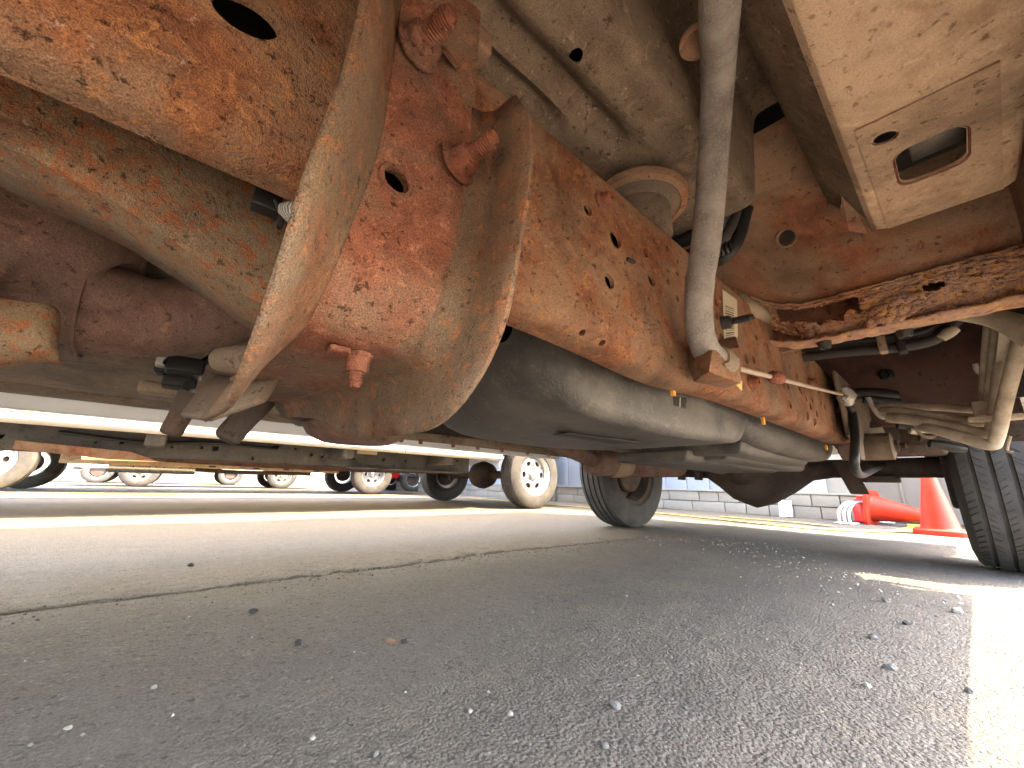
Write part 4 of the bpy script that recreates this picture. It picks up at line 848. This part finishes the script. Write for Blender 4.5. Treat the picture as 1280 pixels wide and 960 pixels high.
c4 = at(1083, 651, Y=5.0); e = empty('red_can', (c4.x, 5.0, 0), 'bright red upright container behind the bent pipe rack', 'container')
o = lathe('can_body', [(0, .0), (.075, .0), (.085, .01), (.085, .17), (.07, .20), (.04, .215), (.04, .235), (0, .237)], (0, 0, .006), (0, 0, 1), 'red_paint', e, 28, 35); o.matrix_parent_inverse = Matrix.Identity(4)
# bicycle-rack style hoops
rk_o = empty('pipe_rack', (-.62, 4.55, 0), 'small rack of bent galvanised hoops on the yellow line', 'rack')
a = at(1050, 655, Z=0); b = at(1097, 654, Z=0)
for i in range(3):
    d = Vector((.035*i, .06*i, 0)); p0 = a+d*.8; p1 = b+d*.9; hgt = .175
    tube('hoop', [p0+Vector((0, 0, .0)), p0+Vector((.004, .01, hgt*.6)), p0.lerp(p1, .22)+Vector((0, 0, hgt)), p0.lerp(p1, .5)+Vector((0, 0, hgt*1.06)), p0.lerp(p1, .78)+Vector((0, 0, hgt*.92)), p1+Vector((-.004, 0, hgt*.5)), p1], .011, 'galvanised', rk_o, 12, 6)
for p_ in (a, b): box('foot_plate', p_+Vector((-.04, -.02, .004)), p_+Vector((.11, .15, .014)), 'galvanised', rk_o, .003)
# crumpled paper cup by the plinth
c_ = at(966, 649, Z=0); o = lathe('paper_cup', [(.0, .0), (.05, 0), (.06, .16), (.063, .165), (.055, .16), (.045, .01), (0, .008)], (0, 0, 0), (0, 0, 1), 'white_paint', None, 20, 40)
o.location = (c_.x, BY-.30, .008); rough(o, .02, 14); tag(o, 'crumpled pale cup standing against the block plinth', 'cup')

# ================================================================== STONES AND GRIT
def stone_mesh(name, seed, mat, flat=.7):
    bm = bmesh.new(); bmesh.ops.create_icosphere(bm, subdivisions=2, radius=1)
    for v in bm.verts:
        k = 1+.45*noise.noise(v.co*1.3+Vector((seed*3.1, 0, 0)))+.15*noise.noise(v.co*4+Vector((0, seed*2.3, 0))); v.co = Vector((v.co.x*k, v.co.y*k*.8, v.co.z*k*flat))
    me = bpy.data.meshes.new(name); bm.to_mesh(me); bm.free(); me.materials.append(MAT[mat]); return me
big = [(770, 885, 8, 'stone_grey', 'largest grey angular stone in the middle foreground'), (757, 934, 6, 'stone_grey', 'grey stone low in the foreground right of centre'), (638, 891, 4.5, 'stone_pale', 'pale pebble left of the largest foreground stone'),
       (588, 886, 4, 'stone_pale', 'small pale pebble farther left in the foreground'), (1114, 836, 8, 'stone_grey', 'dark angular stone near the sunlit patch'), (1084, 858, 5.5, 'stone_pale', 'pale rounded pebble below the dark angular stone'),
       (1197, 767, 7, 'stone_pale', 'pale stone beside the edge of the sunlit patch'), (1108, 753, 6, 'stone_grey', 'grey stone between the tyre and the foreground'), (1133, 781, 5, 'stone_black', 'black stone chip in the shade near the tyre'), (1091, 798, 6, 'stone_grey', 'grey stone left of the black chip'),
       (316, 768, 6, 'stone_black', 'black stone chip near the crack at left'), (373, 804, 6, 'stone_black', 'upright black chip right of the crack'), (238, 708, 4, 'stone_black', 'black chip on the bright old asphalt'), (391, 921, 4.5, 'stone_pale', 'white pebble at the bottom left of centre'),
       (85, 912, 4.5, 'stone_pale', 'white pebble near the lower left corner'), (505, 801, 5, 'stone_black', 'brown black crumb beside an orange leaf scrap'), (470, 941, 5, 'stone_grey', 'dark grey stone at the bottom edge'), (192, 862, 4, 'stone_pale', 'white chip left of centre on the dark asphalt'), (1212, 865, 6, 'stone_grey', 'stone lying right at the shadow edge')]
for i, (px, py, sz, mt, lb) in enumerate(big):
    p = at(px, py, Z=0); dpt = (p-CAM).dot(FW); r_ = sz/FPX*dpt*.85
    o = bpy.data.objects.new('pebble', stone_mesh('pebble', i, mt)); COL.objects.link(o)
    o.location = (p.x, p.y, gz(p.x, p.y)+r_*.35); o.scale = (r_,)*3; o.rotation_euler = (0, 0, i*1.7); tag(o, lb, 'stone', 'loose stones on the asphalt')
lf = [at(px, py, Z=.006) for px, py in ((482, 802), (489, 797), (495, 804), (487, 803))]
o = plate('leaf_scrap', lf, 'rust_beam', None, .0015); tag(o, 'small orange brown leaf scrap on the dark asphalt', 'leaf')
def grit(name, n_, region, rmin, rmax, mat, seed):
    rn = random.Random(seed); V = []; Fc = []
    base = [(0, 0, .8), (.9, .1, -.2), (-.4, .8, -.25), (-.5, -.75, -.2), (.25, .5, .45), (.3, -.6, .3)]
    tri = [(0, 1, 4), (0, 4, 2), (0, 2, 3), (0, 3, 5), (0, 5, 1), (1, 5, 3), (1, 2, 4), (1, 3, 2)]
    for _ in range(n_):
        x, y = region(rn); s_ = rmin+(rmax-rmin)*rn.random()**3; a = rn.random()*6.28; ca, sa = math.cos(a), math.sin(a); z = gz(x, y); b = len(V)
        for q in base:
            k = s_*rn.uniform(.6, 1.2); V.append((x+(q[0]*ca-q[1]*sa)*k, y+(q[0]*sa+q[1]*ca)*k, z+.0006+(q[2]+.1)*k*.8))
        Fc += [tuple(b+i for i in t) for t in tri]
    o = mk(name, V, Fc, mat); return tag(o, kind='stuff')
def near_reg(rn): 
    while True:
        x = rn.uniform(-1.9, .5); y = rn.uniform(-.3, 3.6)
        if x+y > -1.2: return x, y
def drift(rn): t = rn.random(); return -1.15+1.05*t+rn.gauss(0, .10), 2.0+.25*math.sin(t*5)-.3*t+rn.gauss(0, .16)
def crackside(rn): y = rn.uniform(-.4, 2.1); return -1.19+rn.gauss(0, .05), y
o = grit('grit', 2200, near_reg, .0007, .0036, 'stone_grey', 1); tag(o, 'fine grey grit scattered over the asphalt', 'grit')
o = grit('grit', 380, near_reg, .0007, .0035, 'stone_pale', 2); tag(o, 'fine pale grit scattered over the asphalt', 'grit')
o = grit('grit', 200, drift, .0015, .0075, 'stone_pale', 3); tag(o, 'drift of pale grit in front of the near tyre', 'grit')
o = grit('grit', 520, drift, .0015, .007, 'stone_grey', 5); tag(o, 'drift of grey grit in front of the near tyre', 'grit')
o = grit('grit', 700, crackside, .001, .0045, 'stone_black', 4); tag(o, 'black crumbs along the asphalt crack', 'grit')
